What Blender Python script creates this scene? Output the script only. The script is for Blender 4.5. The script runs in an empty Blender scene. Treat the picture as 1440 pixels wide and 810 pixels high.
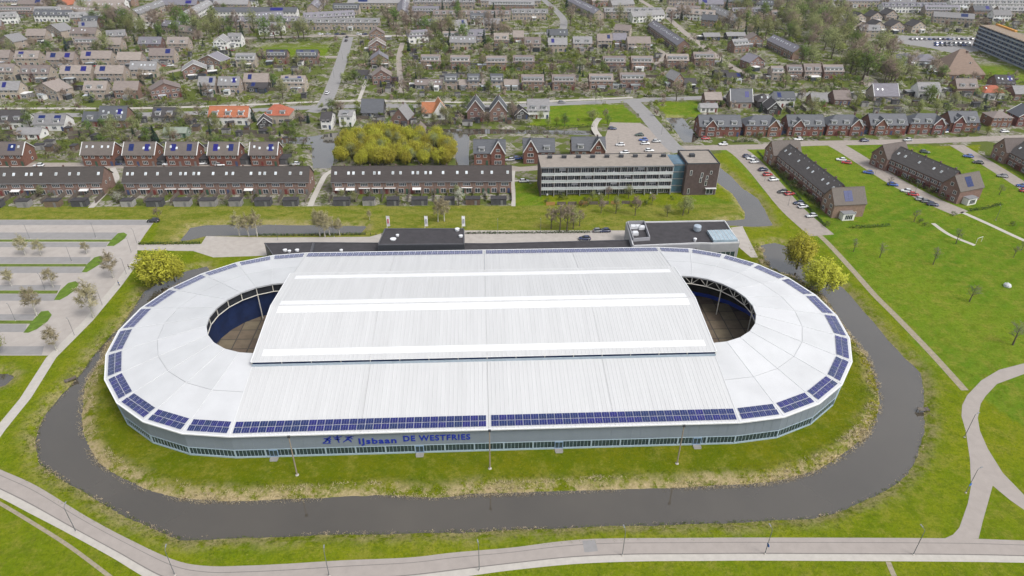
import bpy, math, random
import numpy as np
from mathutils import Vector, Matrix
R_ = math.radians
scene = bpy.context.scene
COL = scene.collection

# ---------------------------------------------------------------- camera
CAM_P = (-0.98, -151.49, 112.65)
YAW, PITCH, ROLL, FPX = -0.0521, 0.55826, 0.00907, 960.0     # focal length in pixels of a 1440 px wide frame
_fwd = Vector((-math.sin(YAW)*math.cos(PITCH), math.cos(YAW)*math.cos(PITCH), -math.sin(PITCH)))
_rt = Vector((math.cos(YAW), math.sin(YAW), 0)); _up = _rt.cross(_fwd)
_r2 = math.cos(ROLL)*_rt + math.sin(ROLL)*_up; _u2 = -math.sin(ROLL)*_rt + math.cos(ROLL)*_up
cam = bpy.data.cameras.new('camera'); camo = bpy.data.objects.new('camera', cam); COL.objects.link(camo)
cam.sensor_width = 36; cam.lens = 36*FPX/1440; cam.clip_start = 1; cam.clip_end = 9000
camo.matrix_world = Matrix(((_r2.x, _u2.x, -_fwd.x, CAM_P[0]), (_r2.y, _u2.y, -_fwd.y, CAM_P[1]), (_r2.z, _u2.z, -_fwd.z, CAM_P[2]), (0, 0, 0, 1)))
scene.camera = camo

# ---------------------------------------------------------------- sky, sun, exposure (bright overcast)
SUN_EL, SUN_AZ = 54, 128
w = bpy.data.worlds.new('World'); scene.world = w; w.use_nodes = True
nt = w.node_tree; nt.nodes.clear()
sky = nt.nodes.new('ShaderNodeTexSky'); sky.sky_type = 'NISHITA'; sky.sun_disc = False
sky.sun_elevation = R_(SUN_EL); sky.sun_rotation = R_(SUN_AZ); sky.dust_density = 3.0; sky.air_density = 1.0; sky.ozone_density = 1.0
hs = nt.nodes.new('ShaderNodeHueSaturation'); hs.inputs['Saturation'].default_value = 0.30
bg = nt.nodes.new('ShaderNodeBackground'); bg.inputs['Strength'].default_value = 0.15
wo = nt.nodes.new('ShaderNodeOutputWorld')
nt.links.new(sky.outputs[0], hs.inputs['Color']); nt.links.new(hs.outputs[0], bg.inputs['Color']); nt.links.new(bg.outputs[0], wo.inputs['Surface'])
sl = bpy.data.lights.new('sun', 'SUN'); sl.energy = 1.5; sl.angle = R_(20); sl.color = (1, 0.965, 0.92)
so = bpy.data.objects.new('sun', sl); COL.objects.link(so)
_a = R_(SUN_AZ); _e = R_(SUN_EL)
SUN_DIR = Vector((math.sin(_a)*math.cos(_e), math.cos(_a)*math.cos(_e), math.sin(_e)))
so.rotation_euler = SUN_DIR.to_track_quat('Z', 'Y').to_euler(); so.location = (0, 0, 300)
vs = scene.view_settings; vs.view_transform = 'Standard'; vs.look = 'None'; vs.gamma = 1; vs.use_curve_mapping = False; vs.exposure = 0.54
scene.render.engine = 'CYCLES'; scene.cycles.use_denoising = True
scene.cycles.max_bounces = 5; scene.cycles.diffuse_bounces = 3; scene.cycles.glossy_bounces = 3; scene.cycles.transmission_bounces = 4

# ---------------------------------------------------------------- helpers
def G(px, py, z=0.0):
    """where the sight line through a photo pixel meets the level z: used to survey the plan"""
    d = _fwd*FPX + _r2*(px-720) - _u2*(py-405)
    t = (z-CAM_P[2])/d.z
    return Vector((CAM_P[0]+t*d.x, CAM_P[1]+t*d.y, z))
def GY(px, py, y):
    d = _fwd*FPX + _r2*(px-720) - _u2*(py-405)
    t = (y-CAM_P[1])/d.y
    return Vector((CAM_P[0]+t*d.x, y, CAM_P[2]+t*d.z))
def PX(v):
    d = Vector(v)-Vector(CAM_P); zz = d.dot(_fwd)
    return 720+FPX*d.dot(_r2)/zz, 405-FPX*d.dot(_u2)/zz

def setp(o, label=None, cat=None, group=None, kind=None):
    if label: o['label'] = label
    if cat: o['category'] = cat
    if group: o['group'] = group
    if kind: o['kind'] = kind
    return o
def empty(name, loc=(0, 0, 0), rz=0, label=None, cat=None, group=None):
    o = bpy.data.objects.new(name, None); o.empty_display_size = 0.5; COL.objects.link(o)
    o.location = loc; o.rotation_euler = (0, 0, rz)
    return setp(o, label, cat, group)
def link(name, me, parent=None, loc=(0, 0, 0), rot=(0, 0, 0), mat=None, scale=None):
    o = bpy.data.objects.new(name, me); COL.objects.link(o); o.parent = parent; o.location = loc; o.rotation_euler = rot
    if scale: o.scale = scale
    if mat is not None:
        o.material_slots[0].link = 'OBJECT'; o.material_slots[0].material = mat
    return o

class MB:
    def __init__(s): s.v = []; s.f = []; s.m = []
    def add(s, vs_, fs, mi=0):
        b = len(s.v); s.v += [tuple(q) for q in vs_]; s.f += [tuple(b+i for i in f) for f in fs]; s.m += [mi]*len(fs); return s
    def quad(s, a, b, c, d, mi=0): return s.add((a, b, c, d), ((0, 1, 2, 3),), mi)
    def box(s, x0, x1, y0, y1, z0, z1, mi=0):
        return s.add([(x0, y0, z0), (x1, y0, z0), (x1, y1, z0), (x0, y1, z0), (x0, y0, z1), (x1, y0, z1), (x1, y1, z1), (x0, y1, z1)],
                     [(3, 2, 1, 0), (4, 5, 6, 7), (0, 1, 5, 4), (1, 2, 6, 5), (2, 3, 7, 6), (3, 0, 4, 7)], mi)
    def slab(s, pts, th, mi=0):
        """convex/simple polygon pts (top, counter-clockwise) with thickness th downwards"""
        n = len(pts); lo = [(p[0], p[1], p[2]-th) for p in pts]
        return s.add(list(pts)+lo, [tuple(range(n)), tuple(range(2*n-1, n-1, -1))]+[(i, i+n, (i+1) % n+n, (i+1) % n) for i in range(n)], mi)
    def prism(s, poly, z0, z1, mi=0):
        return s.slab([(p[0], p[1], z1) for p in poly], z1-z0, mi)
    def tube(s, a, b, r0, r1=None, n=6, mi=0, cap=True):
        a = Vector(a); b = Vector(b); r1 = r0 if r1 is None else r1
        d = (b-a).normalized(); u = d.orthogonal().normalized(); v = d.cross(u)
        vs_ = []
        for p, r in ((a, r0), (b, r1)):
            for k in range(n):
                t = 2*math.pi*k/n; vs_.append(p+(u*math.cos(t)+v*math.sin(t))*r)
        fs = [(k, (k+1) % n, n+(k+1) % n, n+k) for k in range(n)]
        if cap: fs += [tuple(range(n-1, -1, -1)), tuple(range(n, 2*n))]
        return s.add(vs_, fs, mi)
    def path(s, pts, rs, n=6, mi=0):
        for i in range(len(pts)-1): s.tube(pts[i], pts[i+1], rs[i], rs[i+1], n, mi)
        return s
    def lathe(s, prof, n=12, c=(0, 0), mi=0):
        vs_ = []; fs = []
        for r, z in prof:
            for k in range(n):
                t = 2*math.pi*k/n; vs_.append((c[0]+r*math.cos(t), c[1]+r*math.sin(t), z))
        for i in range(len(prof)-1):
            for k in range(n): fs.append((i*n+k, i*n+(k+1) % n, (i+1)*n+(k+1) % n, (i+1)*n+k))
        fs += [tuple(range(n-1, -1, -1)), tuple((len(prof)-1)*n+k for k in range(n))]
        return s.add(vs_, fs, mi)
    def mesh(s, name, mats, smooth=False):
        me = bpy.data.meshes.new(name); me.from_pydata(s.v, [], s.f)
        for m in (mats if isinstance(mats, (list, tuple)) else [mats]): me.materials.append(m)
        if any(s.m): me.polygons.foreach_set('material_index', s.m)
        if smooth: me.polygons.foreach_set('use_smooth', [True]*len(s.f))
        me.update(); return me
    def build(s, name, mats, parent=None, loc=(0, 0, 0), rot=(0, 0, 0), smooth=False):
        return link(name, s.mesh(name, mats, smooth), parent, loc, rot)

def puff(me, up=.75, rad=1.0):
    """foliage shading: vertex normals lean out of the crown and up, so a crown shades as one leafy mass"""
    n = len(me.vertices); co = np.empty(n*3, np.float32); me.vertices.foreach_get('co', co); co = co.reshape(-1, 3)
    c = co.mean(0); d = (co-c)/(np.abs(co-c).max(0)+1e-6)*rad; d[:, 2] += up
    d += np.random.RandomState(n % 1000).normal(0, .22, d.shape); d /= np.linalg.norm(d, axis=1)[:, None]+1e-6
    me.polygons.foreach_set('use_smooth', [True]*len(me.polygons)); me.normals_split_custom_set_from_vertices(d.tolist()); return me
def quads_mesh(name, V, mat, tri=False):
    k = 3 if tri else 4; n = len(V)//k; me = bpy.data.meshes.new(name); me.vertices.add(n*k); me.vertices.foreach_set('co', V.astype(np.float32).ravel())
    me.loops.add(n*k); me.loops.foreach_set('vertex_index', np.arange(n*k, dtype=np.int32)); me.polygons.add(n); me.polygons.foreach_set('loop_start', np.arange(0, n*k, k, dtype=np.int32)); me.update(calc_edges=True)
    me.materials.append(mat); return me

# ---------------------------------------------------------------- procedural materials
MATS = {}
def M(name, col, rough=0.8, var=0.15, scale=1.5, bump=0.0, metal=0.0, spec=0.3, objvar=0.0, col2=None, detail=4.0, stretch=None, emit=None, coat=0.0):
    """principled material whose colour wanders between col and col2 by noise in object space, a little by object too"""
    if name in MATS: return MATS[name]
    m = bpy.data.materials.new(name); m.use_nodes = True; t = m.node_tree; N = t.nodes; L = t.links
    b = N['Principled BSDF']; b.inputs['Roughness'].default_value = rough; b.inputs['Metallic'].default_value = metal
    b.inputs['Specular IOR Level'].default_value = spec; b.inputs['Coat Weight'].default_value = coat
    tc = N.new('ShaderNodeTexCoord'); src = tc.outputs['Object']
    if stretch:
        mp = N.new('ShaderNodeMapping'); mp.inputs['Scale'].default_value = stretch; L.new(src, mp.inputs[0]); src = mp.outputs[0]
    no = N.new('ShaderNodeTexNoise'); no.inputs['Scale'].default_value = scale; no.inputs['Detail'].default_value = detail; no.inputs['Roughness'].default_value = 0.6
    L.new(src, no.inputs['Vector'])
    mx = N.new('ShaderNodeMix'); mx.data_type = 'RGBA'
    c2 = col2 if col2 else tuple(c*(1-var) for c in col); c1 = col if col2 else tuple(min(1, c*(1+var)) for c in col)
    mx.inputs['A'].default_value = (*c1, 1); mx.inputs['B'].default_value = (*c2, 1)
    mr = N.new('ShaderNodeMapRange'); mr.inputs['From Min'].default_value = 0.3; mr.inputs['From Max'].default_value = 0.7
    L.new(no.outputs['Fac'], mr.inputs['Value']); L.new(mr.outputs[0], mx.inputs['Factor'])
    out = mx.outputs['Result']
    if objvar:
        oi = N.new('ShaderNodeObjectInfo'); h = N.new('ShaderNodeHueSaturation')
        r = N.new('ShaderNodeMapRange'); r.inputs['To Min'].default_value = 1-objvar; r.inputs['To Max'].default_value = 1+objvar
        L.new(oi.outputs['Random'], r.inputs['Value']); L.new(r.outputs[0], h.inputs['Value'])
        r2 = N.new('ShaderNodeMath'); r2.operation = 'MULTIPLY_ADD'; r2.inputs[1].default_value = 0.03; r2.inputs[2].default_value = 0.485
        L.new(oi.outputs['Random'], r2.inputs[0]); L.new(r2.outputs[0], h.inputs['Hue'])
        L.new(out, h.inputs['Color']); out = h.outputs[0]
    L.new(out, b.inputs['Base Color'])
    if bump:
        bp = N.new('ShaderNodeBump'); bp.inputs['Strength'].default_value = bump; bp.inputs['Distance'].default_value = 0.05
        L.new(no.outputs['Fac'], bp.inputs['Height']); L.new(bp.outputs[0], b.inputs['Normal'])
    MATS[name] = m; return m
def leafmat(name, col, var=0.35, trans=0.35):
    """foliage: colour varies from leaf clump to leaf clump and from plant to plant; some light passes through"""
    m = M(name, col, rough=0.75, var=var, scale=0.9, spec=0.15, objvar=0.16)
    t = m.node_tree; b = t.nodes['Principled BSDF']
    tr = t.nodes.new('ShaderNodeBsdfTranslucent'); mx = t.nodes.new('ShaderNodeMixShader'); mx.inputs[0].default_value = trans
    src = b.inputs['Base Color'].links[0].from_socket; t.links.new(src, tr.inputs['Color'])
    t.links.new(b.outputs[0], mx.inputs[1]); t.links.new(tr.outputs[0], mx.inputs[2])
    t.links.new(mx.outputs[0], t.nodes['Material Output'].inputs['Surface'])
    return m
# ---------------------------------------------------------------- plan data (surveyed in photo pixels, laid on the ground)
WZ = -0.9                                           # water level
def GP(pts, z=0.0): return [G(x, y, z) for x, y in pts]
MOAT_OUT = [(290,376),(262,383),(240,391),(222,400),(206,410),(192,430),(172,460),(155,475),(140,493),(120,520),(100,545),(85,562),(66,583),(58,600),(54,622),(58,650),(76,663),(102,680),(154,709),(197,731),(247,753),(260,755),(360,753),(440,750),(514,748),(620,746),(720,743),(800,740),(874,736),(940,735),(998,733),(1060,731),(1126,728),(1150,724),(1179,716),(1231,693),(1254,680),(1270,667),(1287,640),(1294,606),(1296,575),(1295,545),(1293,525),(1270,504),(1240,470),(1215,440),(1192,414),(1175,396),(1152,378),(1125,362),(1106,348),(1090,343)]
MOAT_IN = [(1072,346),(1076,362),(1084,376),(1110,388),(1140,402),(1158,416),(1172,440),(1192,467),(1212,490),(1222,503),(1235,540),(1240,560),(1237,582),(1222,611),(1208,626),(1194,638),(1154,662),(1124,672),(1095,679),(1040,685),(990,687),(936,689),(890,691),(843,691),(780,695),(720,696),(669,698),(630,702),(591,701),(545,699),(510,700),(483,700),(450,704),(422,705),(360,707),(320,708),(278,706),(250,702),(222,696),(196,688),(173,677),(150,664),(136,653),(122,632),(114,612),(111,585),(113,560),(118,540),(139,507),(152,482),(178,462),(205,437),(222,418),(245,402),(270,392),(294,384)]
WATERS = {
 'moat': MOAT_OUT+MOAT_IN,
 'ditch': [(255,338),(262,330),(270,321),(290,317.5),(360,317),(440,318),(512,319),(506,327),(440,328),(360,330),(290,331),(268,337)],
 'canal': [(1011,236),(1025,247),(1042,265),(1065,280),(1077,302),(1084,316),(1055,318),(1020,316),(1018,312),(1050,309),(1049,298),(1032,272),(1009,256),(1004,244)],
 'canal.001': [(938,166),(958,166),(968,178),(980,194),(972,200),(963,200),(948,180)],
 'canal.002': [(397,194),(440,192),(470,187),(560,182.5),(660,181.5),(835,184.5),(838,190),(720,187.5),(658,189),(657,233),(643,233),(640,202),(600,189),(560,187),(500,189),(470,198),(466,236),(442,236),(440,203),(397,201)],
 'pond': [(-30,532),(8,527),(17,531),(5,541),(-30,550)],
}
WPOLY = {k: [(p.x, p.y) for p in GP(v, WZ)] for k, v in WATERS.items()}

# ground zones as pixel polygons: name -> (polygon, attribute)
URBAN = [[(-400,236),(-400,292),(750,290),(750,262),(760,236),(1010,216),(1030,212),(1100,208),(1380,204),(1500,202),(1900,150),(1800,-60),(-350,-60),(-500,100)],
         [(1080,190),(1250,318),(1190,318),(1040,208)],[(1215,190),(1400,275),(1400,296),(1330,296),(1200,230)],[(1385,190),(1470,200),(1470,260),(1440,262),(1375,214)]]
LAWN = [[(1010,208),(1090,285),(1240,420),(1300,505),(1500,640),(1700,400),(1500,240),(1250,200)],[(750,258),(762,258),(765,290),(722,290),(722,256)],[(975,268),(1045,290),(1030,295),(960,292)],
        [(760,148),(875,147),(905,172),(850,175),(790,180),(740,176)],[(918,144),(985,143),(985,165),(940,165)],[(360,60),(465,60),(460,80),(362,82)],[(1360,75),(1440,95),(1440,120),(1375,100)],
        [(1290,200),(1360,215),(1380,240),(1300,215)]]
MEADOW = [[(-300,291),(720,289),(1045,287),(1060,312),(880,332),(540,332),(215,345),(225,308),(-300,310)]]

def pip(px, py, poly):
    inside = np.zeros(px.shape, bool); n = len(poly); j = n-1
    for i in range(n):
        xi, yi = poly[i]; xj, yj = poly[j]
        if yi != yj:
            c = ((yi > py) != (yj > py)) & (px < (xj-xi)*(py-yi)/(yj-yi)+xi); inside ^= c
        j = i
    return inside
def segdist(px, py, poly, closed=True):
    d = np.full(px.shape, 1e9); n = len(poly)
    for i in range(n if closed else n-1):
        ax, ay = poly[i]; bx, by = poly[(i+1) % n]; dx, dy = bx-ax, by-ay; l2 = dx*dx+dy*dy+1e-9
        t = np.clip(((px-ax)*dx+(py-ay)*dy)/l2, 0, 1); d = np.minimum(d, np.hypot(px-ax-t*dx, py-ay-t*dy))
    return d
def smooth(e0, e1, x):
    t = np.clip((x-e0)/(e1-e0), 0, 1); return t*t*(3-2*t)

_rng = np.random.RandomState(5)
def axis(lo, hi, step, outer):
    a = list(np.arange(lo, hi+.01, step)); return np.array([lo-o for o in reversed(outer)]+a+[hi+o for o in outer])
XS = axis(-230, 250, 1.0, [4,10,20,40,80,160,400,900,2500]); YS = axis(-100, 215, 1.0, [4,8,14,22,32,44,58,74,92,112,134,158,184,212,242,274,310,350,400,460,540,650,900,1500,3500])
GX, GYY = np.meshgrid(XS, YS); gx = GX.ravel(); gy = GYY.ravel()
zz = np.zeros(gx.shape); dry = np.zeros(gx.shape); shore = np.full(gx.shape, 1e9)
for k, poly in WPOLY.items():
    P = np.array(poly); sel = (gx > P[:, 0].min()-12) & (gx < P[:, 0].max()+12) & (gy > P[:, 1].min()-12) & (gy < P[:, 1].max()+12)
    X, Y = gx[sel], gy[sel]; d = segdist(X, Y, poly); d = np.where(pip(X, Y, poly), -d, d)
    shore[sel] = np.minimum(shore[sel], d)
wig = np.sin(gx*.35)*.35+np.sin(gy*.41+gx*.13)*.35+np.sin(gx*1.3+gy*.9)*.2
zz = np.where(shore < 0, WZ-0.15-0.7*smooth(0, 2.5, -shore), WZ-0.12+(0.12-WZ)*smooth(0.0, 3.2, shore+wig*.4))
zz = np.where(shore > 3.6, 0, zz)
zz += 0.05*np.sin(gx*.21+1)*np.sin(gy*.17)*(shore > 5)*((gy < -42) | (gx > 100))*(np.hypot(gx, gy) < 400)*0
dry = np.where(shore > 0, 1-smooth(0.6, 5.0, shore+wig*1.2), 1)
_isl0 = [(v.x, v.y) for v in GP(MOAT_IN)]
dry = np.where(pip(gx, gy, _isl0) | (shore < 0), dry, dry*.62)
def zone(polys, feather=0):
    o = np.zeros(gx.shape)
    for p in polys:
        q = [(v.x, v.y) for v in GP(p)]; o = np.maximum(o, pip(gx, gy, q).astype(float))
    return o
urban = zone(URBAN); lawn = zone(LAWN); meadow = zone(MEADOW); urban = urban*(1-lawn)*(1-meadow)
far = (gy > 520); urban = np.where(far, 1, urban)
# island in front of the hall: rank grass
_isl = [(v.x, v.y) for v in GP(MOAT_IN)]
island = pip(gx, gy, _isl).astype(float)
nx, ny = len(XS), len(YS)
idx = np.arange(nx*ny).reshape(ny, nx)
faces = np.stack([idx[:-1, :-1].ravel(), idx[:-1, 1:].ravel(), idx[1:, 1:].ravel(), idx[1:, :-1].ravel()], 1)
me = bpy.data.meshes.new('ground'); me.vertices.add(nx*ny); me.vertices.foreach_set('co', np.stack([gx, gy, zz], 1).ravel())
me.loops.add(faces.size); me.loops.foreach_set('vertex_index', faces.ravel().astype(np.int32))
me.polygons.add(len(faces)); me.polygons.foreach_set('loop_start', np.arange(0, faces.size, 4, dtype=np.int32)); me.update(calc_edges=True); me.validate()
me.polygons.foreach_set('use_smooth', [True]*len(faces))
for nm, arr in (('dry', dry), ('urban', urban), ('lawn', lawn), ('meadow', meadow), ('island', island)):
    a = me.attributes.new(nm, 'FLOAT', 'POINT'); a.data.foreach_set('value', arr.astype(np.float32))

def ground_material():
    m = bpy.data.materials.new('grassland'); m.use_nodes = True; t = m.node_tree; N = t.nodes; L = t.links
    b = N['Principled BSDF']; b.inputs['Roughness'].default_value = 0.95; b.inputs['Specular IOR Level'].default_value = 0.0
    geo = N.new('ShaderNodeNewGeometry'); pos = geo.outputs['Position']
    def noise(s, d=5, r=.6, stretch=None):
        n = N.new('ShaderNodeTexNoise'); n.inputs['Scale'].default_value = s; n.inputs['Detail'].default_value = d; n.inputs['Roughness'].default_value = r
        if stretch:
            mp = N.new('ShaderNodeMapping'); mp.inputs['Scale'].default_value = stretch; mp.inputs['Rotation'].default_value = (0, 0, .9); L.new(pos, mp.inputs[0]); L.new(mp.outputs[0], n.inputs['Vector'])
        else: L.new(pos, n.inputs['Vector'])
        return n.outputs['Fac']
    def rng(v, a, b_, c=0, d=1):
        r = N.new('ShaderNodeMapRange'); r.inputs['From Min'].default_value = a; r.inputs['From Max'].default_value = b_; r.inputs['To Min'].default_value = c; r.inputs['To Max'].default_value = d; L.new(v, r.inputs['Value']); return r.outputs[0]
    def mix(f, a, b_):
        x = N.new('ShaderNodeMix'); x.data_type = 'RGBA'
        if isinstance(f, float): x.inputs['Factor'].default_value = f
        else: L.new(f, x.inputs['Factor'])
        for s, v in (('A', a), ('B', b_)):
            if isinstance(v, tuple): x.inputs[s].default_value = (*v, 1)
            else: L.new(v, x.inputs[s])
        return x.outputs['Result']
    def mul(a, b_):
        x = N.new('ShaderNodeMath'); x.operation = 'MULTIPLY'; x.use_clamp = True
        for i, v in enumerate((a, b_)):
            if isinstance(v, float): x.inputs[i].default_value = v
            else: L.new(v, x.inputs[i])
        return x.outputs[0]
    def att(n):
        a = N.new('ShaderNodeAttribute'); a.attribute_name = n; return a.outputs['Fac']
    big = noise(.028, 4); mid = noise(.16, 6, .65); fine = noise(1.6, 6, .7); grain = noise(6.0, 3, .7)
    g = mix(rng(mid, .35, .66), (0.130, 0.171, 0.006), (0.183, 0.201, 0.011))
    g = mix(rng(big, .4, .65), g, mix(rng(mid, .35, .65), (0.099, 0.154, 0.005), (0.142, 0.185, 0.008)))
    lawnc = mix(rng(noise(.05, 4, .5, (1, .25, 1)), .38, .62), (0.081, 0.166, 0.010), (0.130, 0.201, 0.014))
    lawnc = mix(rng(mid, .48, .72, 0, .7), lawnc, (0.176, 0.208, 0.021))
    lawnc = mix(rng(noise(.45, 5, .65), .55, .72, 0, .6), lawnc, (0.070, 0.123, 0.008))
    lawnc = mix(rng(noise(.018, 3, .5), .50, .62, 0, .55), lawnc, (0.070, 0.138, 0.008))
    wv = N.new('ShaderNodeTexWave'); wv.inputs['Scale'].default_value = .055; wv.inputs['Distortion'].default_value = 2.5; wv.inputs['Detail'].default_value = 3; wv.inputs['Detail Scale'].default_value = .6
    mpw = N.new('ShaderNodeMapping'); mpw.inputs['Rotation'].default_value = (0, 0, 1.0); L.new(pos, mpw.inputs[0]); L.new(mpw.outputs[0], wv.inputs['Vector'])
    lawnc = mix(rng(wv.outputs['Fac'], .3, .8, 0, .38), lawnc, (.150, .200, .020))
    g = mix(att('lawn'), g, lawnc)
    isl = mix(rng(noise(.09, 5, .6), .35, .65), (.078, .110, .002), (.132, .136, .005))
    g = mix(mul(att('island'), .85), g, isl)
    mead = mix(rng(noise(.22, 6, .7, (.5, 1.2, 1)), .40, .60), (0.114, 0.143, 0.016), (0.232, 0.211, 0.056))
    g = mix(mul(att('meadow'), .85), g, mead)
    # fine mottling: darker tufts and dry blades
    g = mix(rng(noise(.22, 7, .75), .50, .60, 0, .50), g, (.225, .205, .040))
    g = mix(rng(noise(.34, 8, .8), .50, .58, 0, .48), g, (.070, .108, .006))
    g = mix(rng(noise(.9, 8, .8), .53, .60, 0, .50), g, (.052, .084, .004))
    g = mix(rng(noise(1.15, 6, .8), .57, .62, 0, .42), g, (.250, .240, .045))
    g = mix(rng(fine, .48, .72, 0, .75), g, (0.072, 0.105, 0.004))
    g = mix(rng(grain, .55, .72, 0, .35), g, (0.220, 0.211, 0.024))
    # straw on the banks
    dryf = mul(att('dry'), rng(noise(.30, 8, .75), .42, .54))
    g = mix(dryf, g, mix(rng(fine, .35, .65), (.40, .315, .19), (.24, .20, .095)))
    # gardens and yards of the housing estate: paving, beds, small lawns
    vo = N.new('ShaderNodeTexVoronoi'); vo.inputs['Scale'].default_value = .19; L.new(pos, vo.inputs['Vector'])
    sep = N.new('ShaderNodeSeparateColor'); L.new(vo.outputs['Color'], sep.inputs[0])
    yard = mix(rng(sep.outputs['Red'], .38, .42), (.095, .120, .026), mix(rng(sep.outputs['Green'], .3, .7), (.30, .275, .25), (.165, .150, .120)))
    yard = mix(rng(noise(.5, 6, .7), .45, .58), yard, (.098, .118, .034))
    yard = mix(rng(noise(1.1, 4, .6), .63, .70, 0, .6), yard, (.25, .235, .215))
    g = mix(att('urban'), g, yard)
    L.new(g, b.inputs['Base Color'])
    bp = N.new('ShaderNodeBump'); bp.inputs['Strength'].default_value = 0.9; bp.inputs['Distance'].default_value = .35; L.new(fine, bp.inputs['Height']); L.new(bp.outputs[0], b.inputs['Normal'])
    return m
me.materials.append(ground_material())
gro = bpy.data.objects.new('ground', me); COL.objects.link(gro); setp(gro, kind='structure', label='grass and garden ground of the whole site')

def water_material():
    m = M('water', (.062, .053, .040), rough=.04, var=.16, scale=.035, spec=1.0, coat=.8)
    t = m.node_tree; N = t.nodes; L = t.links; b = N['Principled BSDF']
    g = N.new('ShaderNodeNewGeometry'); n = N.new('ShaderNodeTexNoise'); n.inputs['Scale'].default_value = 2.2; n.inputs['Detail'].default_value = 3
    L.new(g.outputs['Position'], n.inputs['Vector']); bp = N.new('ShaderNodeBump'); bp.inputs['Strength'].default_value = .05; bp.inputs['Distance'].default_value = .05
    L.new(n.outputs['Fac'], bp.inputs['Height']); L.new(bp.outputs[0], b.inputs['Normal']); return m
WM = water_material()
WLAB = {'moat': 'brown moat curving round the ice rink hall', 'ditch': 'grey ditch strip behind the ice rink hall', 'canal': 'canal beside the apartment block end wall', 'canal.001': 'narrow canal beside the junction road', 'canal.002': 'canal behind the three long terraces', 'pond': 'small pond at the left picture edge'}
import bmesh
for k, poly in WPOLY.items():
    # push the sheet out under the banks
    n_ = len(poly); ar = sum(poly[i][0]*poly[(i+1) % n_][1]-poly[(i+1) % n_][0]*poly[i][1] for i in range(n_)); sg = 1 if ar > 0 else -1; wide = []
    for i in range(n_):
        a, b_, c = Vector(poly[i-1]), Vector(poly[i]), Vector(poly[(i+1) % n_])
        n1 = Vector(((b_-a).y, -(b_-a).x)).normalized(); n2 = Vector(((c-b_).y, -(c-b_).x)).normalized(); nn = (n1+n2); nn = nn.normalized() if nn.length > .2 else n1
        wide.append(b_+nn*sg*1.3)
    bm = bmesh.new(); vs_ = [bm.verts.new((v.x, v.y, WZ)) for v in wide]; bm.faces.new(vs_); bmesh.ops.triangulate(bm, faces=bm.faces[:])
    me2 = bpy.data.meshes.new(k.split('.')[0]); bm.to_mesh(me2); bm.free()
    for p in me2.polygons:
        if p.normal.z < 0: p.flip()
    me2.materials.append(WM); setp(link(k.split('.')[0], me2), kind='structure', label=WLAB[k])

# ---------------------------------------------------------------- roads, paths, car park
ASPH = M('asphalt_warm', (.30, .268, .245), .92, .07, .5, .1, detail=8)
ASPHG = M('asphalt_grey', (.235, .228, .226), .92, .08, .5, .1, detail=8)
CONC = M('concrete_path', (.40, .375, .34), .9, .08, .8, .1, detail=8)
PAVE = M('car_park_paving', (.345, .315, .290), .92, .09, .35, .1, detail=9)
BRICKP = M('brick_paving', (.285, .25, .222), .92, .12, .6, .1, detail=8)
GRAV = M('gravel_track', (.26, .225, .165), .95, .2, 1.2, .2, detail=8)
DARKJ = M('kerb_joint', (.17, .155, .145), .95, .1, 2)
ROADSEG = []; PAVEPOLY = []
def sheet(name, poly, z, mat, label, block=True, pix=True):
    pts = [G(x, y) for x, y in poly] if pix else [Vector((x, y, 0)) for x, y in poly]
    bm = bmesh.new(); f = bm.faces.new([bm.verts.new((p.x, p.y, z)) for p in pts]); bm.normal_update()
    if f.normal.z < 0: f.normal_flip()
    bmesh.ops.triangulate(bm, faces=bm.faces[:])
    me_ = bpy.data.meshes.new(name); bm.to_mesh(me_); bm.free(); me_.materials.append(mat)
    if block: PAVEPOLY.append([(p.x, p.y) for p in pts])
    return setp(link(name, me_), kind='structure', label=label)
def smoothline(pts, n=6):
    out = []
    P = [pts[0]]+list(pts)+[pts[-1]]
    for i in range(1, len(P)-2):
        for k in range(n):
            t = k/n; p0, p1, p2, p3 = P[i-1], P[i], P[i+1], P[i+2]
            out.append(tuple(.5*((2*p1[c])+(-p0[c]+p2[c])*t+(2*p0[c]-5*p1[c]+4*p2[c]-p3[c])*t*t+(-p0[c]+3*p1[c]-3*p2[c]+p3[c])*t**3) for c in (0, 1)))
    return out+[tuple(pts[-1])]
def ribbon(name, pix, width, z, mat, label, off=0.0, sm=True, block=True, world=None):
    P = world if world else [(v.x, v.y) for v in GP(pix)]
    if sm: P = smoothline(P)
    mb = MB(); L_ = []; R2 = []
    for i, p in enumerate(P):
        a = Vector(P[max(0, i-1)]); b = Vector(P[min(len(P)-1, i+1)]); d = (b-a).normalized(); n = Vector((-d.y, d.x)); c = Vector(p)+n*off
        q = c+n*width/2; r = c-n*width/2; L_.append((q.x, q.y, z)); R2.append((r.x, r.y, z))
    k = len(P); mb.add(L_+R2, [(i, k+i, k+i+1, i+1) for i in range(k-1)])
    if block: ROADSEG.append((P, width/2+abs(off)))
    return setp(mb.build(name, mat), kind='structure', label=label)

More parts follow.
